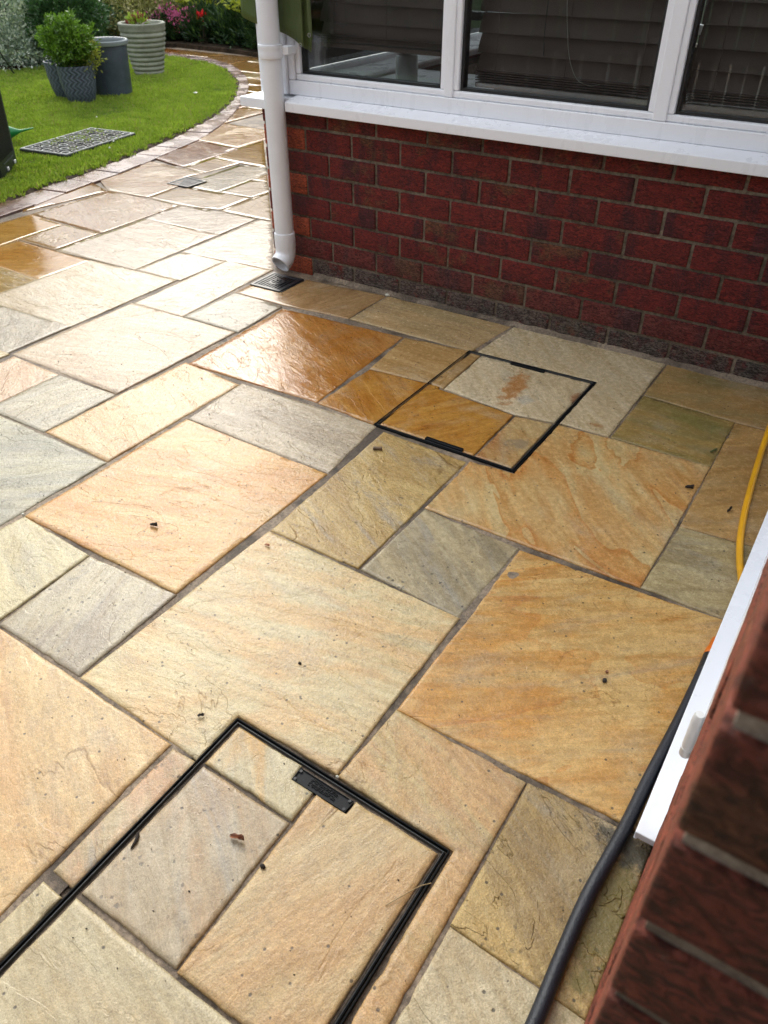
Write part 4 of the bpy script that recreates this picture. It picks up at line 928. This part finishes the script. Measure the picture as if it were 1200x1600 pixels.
pb = pot('plant_pot', (-6.54, 4.98, 0), woven(.98), 64, zigm, 'small woven-pattern grey pot half hidden behind the pot with the ball shrub', soil=(.135, .245))
pg = pot('plant_pot', (-6.28, 5.27, 0), [(0, 0), (.150, 0), (.158, .006), (.160, .02), (.178, .375), (.181, .377), (.181, .392), (.176, .394), (.166, .35), (.155, .345), (0, .345)], 64, plm, 'large plain slate grey plastic pot standing empty beside the ball shrub', rim=[(.172, .395), (.192, .397), (.197, .405), (.197, .428), (.190, .435), (.176, .433), (.168, .418)], rimmat=rim_m, soil=(.16, .352))
prof = [(0, 0), (.135, 0)]
nr = 9
for i in range(nr):
    z0 = .012+i*.041; r0 = .140+i*.0088
    prof += [(r0, z0), (r0+.009, z0+.010), (r0+.011, z0+.020), (r0+.006, z0+.031), (r0+.001, z0+.037)]
prof += [(.214, .385), (.222, .392), (.224, .400), (.224, .43), (.228, .436), (.228, .452), (.221, .458), (.197, .456), (.190, .44), (.185, .41), (0, .40)]
pr_ = pot('stone_planter', (-6.86, 6.25, 0), prof, 72, stm, 'pale ribbed stone planter standing alone on the far side of the lawn', 'planter', soil=(.187, .412))

# ------------------------------------------------------------------ shrubs
def cloud(seed, n, c, rad, shell=.6, lump=.18, freq=5, zmin=None, up=.3, out_=1.0):
    r = np.random.default_rng(seed); d = r.normal(size=(n, 3)); d /= np.linalg.norm(d, axis=1, keepdims=True)
    lum = np.array([1+lump*mnoise.noise(Vector(tuple(v*freq*.5))+Vector((seed, 0, 0)))*2 for v in d])
    rr = (shell+(1-shell)*r.uniform(0, 1, n)**.6)*lum
    P = np.array(c)+d*rr[:, None]*np.array(rad); D = d*out_+r.normal(0, .55, (n, 3))+np.array((0, 0, up))
    val = .5+.35*np.array([mnoise.noise(Vector(tuple(p*9))) for p in P])+.12*r.normal(size=n)
    if zmin is not None: k = P[:, 2] > zmin; P, D, val = P[k], D[k], val[k]
    return P, D, val
def shrub(name, base, label, cat, parts, stems=True, group=None, stemcol=None):
    t = tag(empty(name, base), label, cat, group)
    for (nm, mat, args, lg, wd) in parts:
        P, D, v = cloud(**args); leafmesh(nm, P, D, lg, wd, mat, t, args['seed'], val=v).matrix_parent_inverse = Matrix.Translation([-q for q in base])
    if stems:
        r = random.Random(parts[0][2]['seed']); c = Vector(parts[0][2]['c']); rd = parts[0][2]['rad']; st = MB()
        for i in range(9):
            a = Vector(base)+Vector((r.uniform(-.04, .04), r.uniform(-.04, .04), 0)); b = c+Vector((r.uniform(-.6, .6)*rd[0], r.uniform(-.6, .6)*rd[1], r.uniform(-.3, .6)*rd[2]))
            mid = a.lerp(b, .45)+Vector((r.uniform(-.03, .03), r.uniform(-.03, .03), 0)); pts_ = catmull([a, mid, b], 5)
            st.tube(pts_, [.007*(1-.7*k/(len(pts_)-1)) for k in range(len(pts_))], 6)
        st.build('stem', stemcol or M['bark'], t, smooth=True)
    return t
M['bark'] = simple('bark', (.10, .075, .05), .85, bump=.6, bscale=90)
boxl = leafmat('box_leaves', (.014, .045, .010), (.20, .36, .045), .25, .32)
darkl = leafmat('dark_green_leaves', (.014, .045, .020), (.075, .16, .05), .2, .4)
silv = leafmat('silver_leaves', (.08, .14, .09), (.46, .54, .46), .2, .5, ((.62, .66, .58), .25))
crm = leafmat('cream_edged_leaves', (.18, .22, .06), (.60, .58, .28), .25, .45, ((.62, .58, .34), .3))
pot_shrub = shrub('box_shrub', (-6.22, 4.86, .25), 'clipped ball-shaped green box shrub growing in the woven grey pot', 'shrub',
   [('foliage', boxl, dict(seed=11, n=6500, c=(-6.235, 4.85, .455), rad=(.20, .20, .18), shell=.35, lump=.26, freq=7, up=.4), .030, .018),
    ('foliage', leafmat('yellowing_leaves', (.16, .20, .03), (.36, .36, .08), .3, .4), dict(seed=12, n=420, c=(-6.10, 4.93, .36), rad=(.10, .10, .13), shell=.1, lump=.3, freq=6, up=.5), .03, .016)], stemcol=simple('pale_stem', (.28, .27, .13), .6))
shrub('round_shrub', (-8.0, 6.25, 0), 'rounded dark green shrub behind the woven pots', 'shrub',
   [('foliage', darkl, dict(seed=21, n=11000, c=(-8.05, 6.3, .42), rad=(.40, .38, .42), shell=.4, lump=.14, freq=6, zmin=.02, up=.4), .038, .024)])
shrub('silver_shrub', (-8.75, 6.0, 0), 'sprawling silvery white-leaved shrub at the left edge of the garden', 'shrub',
   [('foliage', silv, dict(seed=31, n=15000, c=(-8.9, 6.05, .38), rad=(.66, .75, .62), shell=.35, lump=.22, freq=6, zmin=.01, up=.5), .045, .022),
    ('foliage', silv, dict(seed=32, n=5000, c=(-8.45, 5.95, .14), rad=(.42, .46, .26), shell=.3, lump=.3, freq=7, zmin=.01, up=.4), .042, .02)])
shrub('variegated_shrub', (-9.2, 8.25, 0), 'cream and yellow variegated shrub behind the large slate pot', 'shrub',
   [('foliage', crm, dict(seed=41, n=14000, c=(-9.2, 8.3, .40), rad=(.55, .45, .50), shell=.4, lump=.2, freq=6, zmin=.03, up=.5), .045, .026)])
shrub('low_hedge_shrub', (-9.9, 7.2, 0), 'dull grey green shrub filling the gap between the round shrub and the variegated shrub', 'shrub',
   [('foliage', darkl, dict(seed=51, n=9000, c=(-9.7, 7.5, .35), rad=(.7, .5, .42), shell=.3, lump=.25, freq=5, zmin=.02, up=.5), .05, .026),
    ('foliage', silv, dict(seed=52, n=350, c=(-8.9, 7.0, .45), rad=(.28, .3, .22), shell=.2, lump=.3, freq=5, up=.8), .05, .012)])
redl = leafmat('dark_red_leaves', (.035, .010, .014), (.11, .022, .028), .25, .45)
shrub('red_leaved_shrub', (-11.0, 8.7, 0), 'dark red-leaved shrub against the fence, seen above the silver and dark shrubs', 'shrub',
   [('foliage', redl, dict(seed=61, n=9000, c=(-10.9, 8.7, .55), rad=(1.1, .35, .62), shell=.3, lump=.2, freq=5, zmin=.03, up=.4), .05, .03)])
# border plants to the right of the planter
bdark = leafmat('border_leaves', (.008, .026, .012), (.04, .085, .028), .2, .35, ((.10, .17, .04), .10))
k = 0
for (x, y, h, w_, lb_) in ((-8.55, 8.25, .20, .30, 'low dark leafy plant under the pink flowers'), (-8.0, 8.35, .30, .34, 'dark bushy plant beneath the red flower'), (-7.45, 8.35, .34, .36, 'dark bushy border plant in the middle of the bed by the path'), (-6.95, 8.25, .30, .34, 'dark bushy border plant left of the hanging tarpaulin'), (-6.45, 8.12, .30, .34, 'dark bushy border plant beside the downpipe'), (-5.9, 8.0, .26, .34, 'dark bushy border plant mostly hidden by the conservatory corner')):
    k += 1
    shrub('border_plant', (x, y, .03), lb_, 'plant', [('foliage', bdark, dict(seed=70+k, n=3600, c=(x, y, .03+h*.5), rad=(w_, w_*.8, h*.75), shell=.2, lump=.35, freq=7, zmin=.035, up=1.0), .075, .018)], stems=False, group='dark plants along the path border')
def blades(name, base, n, ln, spread, mat, label, cat, wd=.022, seed=1, lean=(0, 0)):
    t = tag(empty(name, base), label, cat); rr = random.Random(seed); m = MB()
    for i in range(n):
        a = rr.uniform(0, 6.283); r0 = rr.uniform(0, .05); L_ = ln*rr.uniform(.6, 1.1); sp = spread*rr.uniform(.2, 1)
        p0 = Vector(base)+Vector((r0*math.cos(a), r0*math.sin(a), 0)); d_ = Vector((math.cos(a)*sp+lean[0], math.sin(a)*sp+lean[1], 0)); s_ = Vector((-math.sin(a), math.cos(a), 0))
        vs = []
        for j in range(6):
            f = j/5; q = p0+d_*f*f*L_+Vector((0, 0, L_*f*(1-.15*f*sp))); ww = wd*(1-f**2)*.5+.001; vs += [q-s_*ww, q+s_*ww+Vector((0, 0, 0))]
        m.add(vs, [(2*j, 2*j+1, 2*j+3, 2*j+2) for j in range(5)])
    m.build('leaves', mat, t); return t
irisM = simple('iris_leaf', (.075, .16, .045), .4, var=.3, vscale=5)
blades('iris', (-9.0, 8.75, .03), 34, .85, .28, irisM, 'tall sword-leaved green iris behind the stone planter', 'plant', .03, 3)
yg = leafmat('yellow_green_leaves', (.20, .26, .03), (.48, .50, .07), .3, .4)
shrub('yellow_green_plant', (-8.45, 8.75, .03), 'bright yellow-green leaved plant right of the tall iris', 'plant', [('foliage', yg, dict(seed=91, n=500, c=(-8.45, 8.7, .42), rad=(.36, .2, .24), shell=.2, lump=.4, freq=5, up=.5), .09, .05)])
shrub('yellow_flowering_shrub', (-7.0, 8.35, .03), 'yellow-green flowering shrub spilling out beside the green tarpaulin', 'shrub', [('foliage', yg, dict(seed=92, n=1500, c=(-7.05, 8.25, .52), rad=(.36, .25, .20), shell=.2, lump=.4, freq=6, up=.3), .055, .030)])
pinkf = leafmat('pink_petals', (.38, .06, .20), (.62, .16, .38), .3, .5)
shrub('pink_flowers', (-8.35, 8.2, .03), 'cluster of magenta pink flowers right of the stone planter', 'flowers', [('petals', pinkf, dict(seed=93, n=800, c=(-8.38, 8.22, .27), rad=(.38, .18, .12), shell=.2, lump=.5, freq=8, up=.8), .026, .022), ('foliage', bdark, dict(seed=94, n=900, c=(-8.38, 8.25, .14), rad=(.36, .2, .14), shell=.1, lump=.3, freq=6, zmin=.035, up=1.0), .05, .016)], stems=False)
shrub('red_tulip', (-7.93, 8.2, .03), 'single bright red flower standing right of the pink flowers', 'flower', [('flower_head', leafmat('red_petals', (.55, .012, .02), (.75, .03, .04), .3, .4), dict(seed=95, n=70, c=(-7.93, 8.2, .30), rad=(.05, .05, .045), shell=.5, lump=.1, freq=4, up=1.2), .05, .035)])
shrub('planter_plant', (-6.86, 6.25, .41), 'small young plant with reddish and lime leaves in the stone planter', 'plant', [('foliage', leafmat('lime_leaves', (.12, .20, .03), (.30, .42, .06), .3, .4, ((.20, .05, .06), .4)), dict(seed=96, n=170, c=(-6.90, 6.25, .46), rad=(.11, .08, .06), shell=.1, lump=.4, freq=6, zmin=.415, up=1.2), .05, .024)], stems=False)

# fences
fm, gg = newmat('dark_fence_wood'); P_ = gg.n('ShaderNodeTexCoord').outputs['Object']
gn = gg.noise(gg.vm('MULTIPLY', P_, (30, 30, 2)), 1, 6, .65)
c_ = gg.mix(gg.ss(gn, .3, .7), (.010, .007, .007), (.028, .018, .017))
out(gg, gg.n('ShaderNodeBsdfPrincipled', {'Base Color': c_, 'Roughness': .8, 'Normal': gg.n('ShaderNodeBump', {'Height': gn, 'Strength': .5, 'Distance': .004}).outputs[0]}))
def fence(a, b, label, h=1.75, bw=.125):
    a, b = Vector(a), Vector(b); L_ = (b-a).length; u = (b-a)/L_; nrm = Vector((-u.y, u.x)); t = tag(empty('fence', (a.x, a.y, 0)), label, 'fence', 'garden boundary fences')
    pn = MB(); n = int(L_/bw)
    for i in range(n):
        p = a+u*(i*bw+.004); q = a+u*((i+1)*bw-.004); o_ = nrm*(.009 if i % 2 else 0); hh = h+rng.uniform(-.006, .006)
        pn.prism([tuple(p+o_), tuple(q+o_), tuple(q+o_+nrm*.016), tuple(p+o_+nrm*.016)], .03, hh)
    pn.build('board_panel', fm, t)
    k = int(L_/1.83)
    for i in range(k+1):
        p = a+u*(L_*i/k); pp = MB(); pp.prism([tuple(p-u*.05-nrm*.075), tuple(p+u*.05-nrm*.075), tuple(p+u*.05-nrm*.001), tuple(p-u*.05-nrm*.001)], -.05, h+.06); pp.build('post', fm, t, bevel=.004)
    rl = MB()
    for z in (.35, .95, 1.5): rl.prism([tuple(a-nrm*.04), tuple(b-nrm*.04), tuple(b-nrm*.0015), tuple(a-nrm*.0015)], z, z+.08)
    rl.build('rail', fm, t)
fence((-16, 9.3), (-1.5, 9.3), 'dark brown boarded fence along the far end of the garden behind the flower bed')
fence((-12.2, -5.2), (-12.2, 9.25), 'dark boarded fence down the left side of the garden beyond the silver shrub')
fence((.0, -1.95), (-9.5, -1.95), 'dark boarded fence across the patio behind the photographer', h=1.9)

# ------------------------------------------------------------------ storage bin, mat, green scoop, stake
binm = simple('dark_green_grey_plastic', (.012, .017, .017), .42, bump=.15, bscale=120)
bn = tag(empty('storage_bin', (-4.9, 2.95, 0)), 'tall tapered dark ribbed plastic bin at the left edge of the lawn', 'bin')
A, B = Vector((-4.875, 3.205)), Vector((-4.610, 2.905)); u = (B-A).normalized(); v_ = Vector((u.y, -u.x)); v_ = v_ if v_.x < 0 else -v_
Cc, Dd = B+v_*.46, A+v_*.46; ctr = (A+B+Cc+Dd)/4; foot = [A, Dd, Cc, B]
ar = sum(foot[i].x*foot[(i+1) % 4].y-foot[(i+1) % 4].x*foot[i].y for i in range(4)); foot = foot if ar > 0 else foot[::-1]
def scaled(k): return [tuple(ctr+(p-ctr)*k) for p in foot]
HB = .98; tb_ = MB(); n4 = 4
lo, hi_ = scaled(1.0), scaled(1.13); li, hi2 = scaled(.94), scaled(1.08)
vs = [(*p, .012) for p in lo]+[(*p, HB) for p in hi_]+[(*p, HB) for p in hi2]+[(*p, .03) for p in li]
tb_.add(vs, [(3, 2, 1, 0)]+[(i, (i+1) % 4, 4+(i+1) % 4, 4+i) for i in range(4)]+[(4+i, 4+(i+1) % 4, 8+(i+1) % 4, 8+i) for i in range(4)]+[(8+i, 8+(i+1) % 4, 12+(i+1) % 4, 12+i) for i in range(4)]+[(12, 13, 14, 15)])
tb_.build('body', binm, bn, bevel=.018, seg=3)
rb = MB(); nrm2 = -v_
k1 = 1.13
for (P0, P1) in ((A, B), (B, Cc)):
    uu = (P1-P0).normalized(); nn = Vector((uu.y, -uu.x)); nn = nn if nn.dot((P0+P1)/2-ctr) > 0 else -nn; L_ = (P1-P0).length; n = int(L_/.021)
    for i in range(1, n):
        f = i/n
        if f < .06 or f > .94: continue
        p = P0.lerp(P1, f); pt = ctr+(p-ctr)*k1; w_ = uu*.0045
        bz, tz = .10, .95; pb0 = p.lerp(pt, (bz-.012)/(HB-.012)); pt0 = p.lerp(pt, (tz-.012)/(HB-.012))
        rb.add([(*(pb0-w_-nn*.003), bz), (*(pb0+w_-nn*.003), bz), (*(pb0+w_*.5+nn*.004), bz+.004), (*(pb0-w_*.5+nn*.004), bz+.004), (*(pt0-w_-nn*.003), tz), (*(pt0+w_-nn*.003), tz), (*(pt0+w_*.5+nn*.004), tz-.004), (*(pt0-w_*.5+nn*.004), tz-.004)],
               [(0, 1, 2, 3), (7, 6, 5, 4), (1, 5, 6, 2), (3, 2, 6, 7), (0, 3, 7, 4)])
rb.build('ribs', binm, bn)
ld = MB(); ld.prism(scaled(1.19), HB+.001, HB+.045); ld.build('lid', binm, bn, bevel=.012, seg=3)
stud = simple('white_stud', (.75, .77, .78), .35)
nrmAB = Vector((u.y, -u.x)); nrmAB = nrmAB if nrmAB.dot((A+B)/2-ctr) > 0 else -nrmAB
for f, z in ((.16, .030), (.62, .030)):
    p = A.lerp(B, f)+nrmAB*.002; a_, b_ = p-u*.016, p+u*.016
    MB().prism([tuple(a_), tuple(b_), tuple(b_+nrmAB*.008), tuple(a_+nrmAB*.008)][::-1], z, z+.020).build('clip', stud, bn, bevel=.003)
hl = MB()
for i in range(9):
    p = A.lerp(B, .22+i*.065)+nrmAB*.0035; hl.prism([tuple(p-u*.004), tuple(p-u*.004+nrmAB*.004), tuple(p+u*.004+nrmAB*.004), tuple(p+u*.004)], .074, .082)
hl.build('vent_row', simple('light_dots', (.12, .14, .13), .5), bn)
gs = tag(empty('green_scoop', (-5.4, 3.62, 0)), 'bright green plastic scoop with a pointed tip poking out from behind the dark bin', 'scoop')
gp = simple('bright_green_plastic', (.004, .20, .05), .35)
tip = catmull([(-5.52, 3.33, .075), (-5.47, 3.44, .080), (-5.42, 3.52, .082), (-5.385, 3.60, .080), (-5.37, 3.66, .082), (-5.355, 3.72, .086)], 8); nn_ = len(tip)
def rad_(f): return .068 if f < .35 else (.068*(1-min(1, (f-.35)/.35))**1.5+.009*(1-.6*max(0, (f-.7)/.3)) if f > .35 else .068)
MB().tube([p+Vector((0, 0, .0)) for p in tip], [max(.003, rad_(i/(nn_-1))) for i in range(nn_)], 20).build('body', gp, gs, smooth=True)
mt = tag(empty('ring_mat', (-4.98, 3.8, 0)), 'black rubber ring mat lying on the grass near the path', 'mat')
mO = Vector((-5.13, 3.42)); mU = Vector((-5.24, 4.12))-mO; mV = Vector((-4.72, 3.47))-mO
def mp(a, b): p = mO+mU*a+mV*b; return (p.x, p.y)
rub = simple('worn_black_rubber', (.030, .034, .036), .5, var=.4, vscale=30, bump=.3); rubl = simple('scuffed_rubber_edge', (.20, .215, .21), .55)
oq = [mp(0, 0), mp(0, 1), mp(1, 1), mp(1, 0)]
ar = sum(oq[i][0]*oq[(i+1) % 4][1]-oq[(i+1) % 4][0]*oq[i][1] for i in range(4)); oq = oq if ar > 0 else oq[::-1]
MB().ring(oq, inset_poly(oq, .012), .018, .036).build('border', rubl, mt, bevel=.002)
rg, bs = MB(), MB(); na, nb_ = 9, 5
for i in range(na):
    for j in range(nb_):
        p = mp((i+.5)/na, (j+.5)/nb_); big = (i+j) % 2 == 0; r0 = .033 if big else .020
        tgt = rg if big and (i % 4 != 3) else bs
        cO = [(p[0]+r0*math.cos(a*.3927), p[1]+r0*math.sin(a*.3927)) for a in range(16)]; cI = [(p[0]+(r0-.009)*math.cos(a*.3927), p[1]+(r0-.009)*math.sin(a*.3927)) for a in range(16)]
        tgt.ring(cO, cI, .018, .037 if big else .033)
for i in range(na+1):
    for j in range(nb_+1):
        for (da, db_) in ((1, 0), (0, 1)):
            if i+da > na or j+db_ > nb_: continue
            p, q = Vector(mp(i/na, j/nb_)), Vector(mp((i+da)/na, (j+db_)/nb_)); d_ = (q-p).normalized(); s_ = Vector((-d_.y, d_.x))*.0045
            bs.prism([tuple(p-s_), tuple(q-s_), tuple(q+s_), tuple(p+s_)], .020+.0005*da, .031+.0005*da)
nf = len(bs.f); bs.add(rg.v, rg.f); wo = bs.build('ring_web', [rub, rubl], mt)
wo.data.polygons.foreach_set('material_index', [0 if i < nf else 1 for i in range(len(bs.f))])
MB().prism(inset_poly(oq, .002), .004, .0175).build('backing', rub, mt)
stk = tag(MB().tube([(-8.02, 5.52, -.02), (-7.85, 5.30, .22), (-7.68, 5.08, .46)], .007, 8).build('stake', M['blackplastic'], smooth=True), 'thin black garden stake leaning in the grass before the silver shrub', 'stake')

# ------------------------------------------------------------------ litter on the stone
br1 = simple('dry_leaf', (.30, .12, .055), .55, var=.6, vscale=60); dk = simple('dark_debris', (.022, .015, .010), .8, var=.4, vscale=90)
def curl(name, x, y, L_, W_, rz, mat, label, cat, lift=.006, seed=0, group=None):
    rr = random.Random(seed); m = MB(); n, k = 9, 5; vs = []
    for i in range(n):
        f = i/(n-1); w = W_*math.sin(math.pi*min(.97, max(.04, f)))**.7
        for j in range(k):
            s_ = j/(k-1)-.5; z = lift*(1.6*abs(s_)*2*(.4+.6*f))**1.4+.001+rr.uniform(0, .0008); px_, py_ = (f-.5)*L_, s_*w*(.7+.3*math.sin(f*9))
            vs.append((x+px_*math.cos(rz)-py_*math.sin(rz), y+px_*math.sin(rz)+py_*math.cos(rz), z+.0015))
    o = m.add(vs, [(i*k+j, (i+1)*k+j, (i+1)*k+j+1, i*k+j+1) for i in range(n-1) for j in range(k-1)]).build(name, mat, smooth=True)
    s2 = o.modifiers.new('solid', 'SOLIDIFY'); s2.thickness = .0005; tag(o, label, cat, group); return o
curl('dead_leaf', -.605, .469, .027, .014, .25, br1, 'curled reddish brown dead leaf on the grey inlay of the nearest cover', 'leaf', .006, 1)
curl('dead_leaf', -1.371, 1.012, .022, .014, .3, dk, 'shrivelled dark leaf on the big orange slab left of centre', 'leaf', .006, 2)
curl('dead_leaf', -1.069, 1.111, .014, .010, .1, br1, 'small round brown leaf at the top corner of the large central slab', 'leaf', .003, 3)
curl('dead_leaf', -.840, .627, .013, .010, .6, dk, 'small dark leaf just left of the nearest cover corner', 'leaf', .003, 4)
curl('dead_leaf', -.235, 1.944, .022, .014, .2, dk, 'dark crumpled leaf on the banded slab near the right-hand joint', 'leaf', .007, 5)
curl('dead_leaf', -.115, 1.898, .022, .010, 1.3, dk, 'dark bow-shaped leaf scrap near the yellow hose', 'leaf', .005, 6)
curl('dead_leaf', -.226, 2.172, .022, .012, .9, simple('green_scrap', (.10, .11, .03), .6), 'pale green leaf scrap on the slab left of the yellow hose', 'leaf', .005, 7)
def pebble(name, x, y, s, mat, label, cat, seed):
    bm = bmesh.new(); bmesh.ops.create_icosphere(bm, subdivisions=2, radius=1)
    for v in bm.verts: n_ = 1+.35*mnoise.noise(v.co*1.6+Vector((seed, 0, 0))); v.co = Vector((v.co.x*s[0]*n_+x, v.co.y*s[1]*n_+y, v.co.z*s[2]*n_+s[2]*.8))
    for f in bm.faces: f.smooth = True
    return tag(finish(bm, name, mat), label, cat)
pebble('seed_husk', -.192, 1.152, (.005, .006, .003), dk, 'small black seed husk in the middle of the large yellow slab', 'seed', 1)
pebble('pebble', -.196, 1.178, (.0035, .0035, .003), br1, 'tiny round brown seed just above the black husk on the yellow slab', 'seed', 2)
pebble('pebble', -.758, .844, (.0045, .003, .003), dk, 'small black speck on the right half of the central slab', 'seed', 3)
pebble('pebble', -.535, .454, (.005, .004, .004), dk, 'dark pebble in the joint between the inlays of the nearest cover', 'pebble', 4)
wh = simple('white_stone', (.55, .54, .45), .6)
pebble('pebble', -1.700, .857, (.006, .004, .004), wh, 'pale pebble in the joint at the left corner of the big orange slab', 'pebble', 5)
pebble('pebble', -1.696, 2.662, (.012, .007, .006), wh, 'white mortar crumb at the foot of the brick wall', 'pebble', 6)
pebble('pebble', -.529, .662, (.0035, .003, .003), wh, 'tiny white stone in the joint above the handle plate', 'pebble', 7)
ck = MB(); ck.box(-.014, .014, -.0055, .0055, 0, .007); ck.v = [(-1.08+a*math.cos(.55)-b*math.sin(.55), 1.642+a*math.sin(.55)+b*math.cos(.55), c+.001) for a, b, c in ck.v]
tag(ck.build('bark_chip', simple('bark_chip_brown', (.13, .085, .05), .8, var=.5, vscale=80, bump=.6), bevel=.002), 'stubby brown bark chip on the yellow slab below the far cover', 'bark chip')
tag(MB().tube(catmull([(-.326, .512, .002), (-.308, .544, .005), (-.295, .568, .004), (-.282, .583, .003)], 6), [.0008]*19, 6).build('straw', simple('straw', (.34, .25, .12), .6)), 'thin pale straw lying across the right edge of the nearest cover', 'straw')
tag(MB().tube(catmull([(-.757, .383, .003), (-.749, .371, .004), (-.746, .356, .002)], 5), [.0026, .003, .003, .003, .003, .003, .0026, .0026, .002, .0018, .001], 7).build('twig', dk), 'short dark twig beside the left edge of the nearest cover', 'twig')
rs = np.random.default_rng(5); sp_ = MB()
for i in range(800):
    x, y = rs.uniform(-2.4, -.05), rs.uniform(.1, 2.6); s = rs.uniform(.0006, .0017)*(1.4 if y > 1.5 else 1); a = rs.uniform(0, 3); c, d = math.cos(a)*s*rs.uniform(1, 2.2), math.sin(a)*s
    sp_.add([(x-c, y-d, .0012), (x+d*.6, y-c*.6, .0012), (x+c, y+d, .0012), (x-d*.6, y+c*.6, .0012), (x, y, .0012+s)], [(0, 1, 4), (1, 2, 4), (2, 3, 4), (3, 0, 4)])
tag(sp_.build('grit', dk), 'scattered dark specks of grit over the paving', 'grit', kind='stuff')
pt_ = MB(); ps = [(-5.6, 5.6), (-4.75, 3.9), (-7.0, 4.5), (-5.5, 4.4), (-4.62, 3.75)]
for i, (x, y) in enumerate(ps):
    s = .007+.003*((i*7) % 3)/2
    if i == 0: s = .022
    pt_.add([(x-s, y-s*.6, .034), (x+s, y-s*.5, .036), (x+s*.8, y+s*.6, .038), (x-s*.7, y+s*.7, .034), (x, y, .045)], [(0, 1, 4), (1, 2, 4), (2, 3, 4), (3, 0, 4)])
tag(pt_.build('fallen_petals', simple('white_petal', (.65, .66, .58), .6)), 'fallen white petals dotted over the lawn', 'petals', kind='stuff')
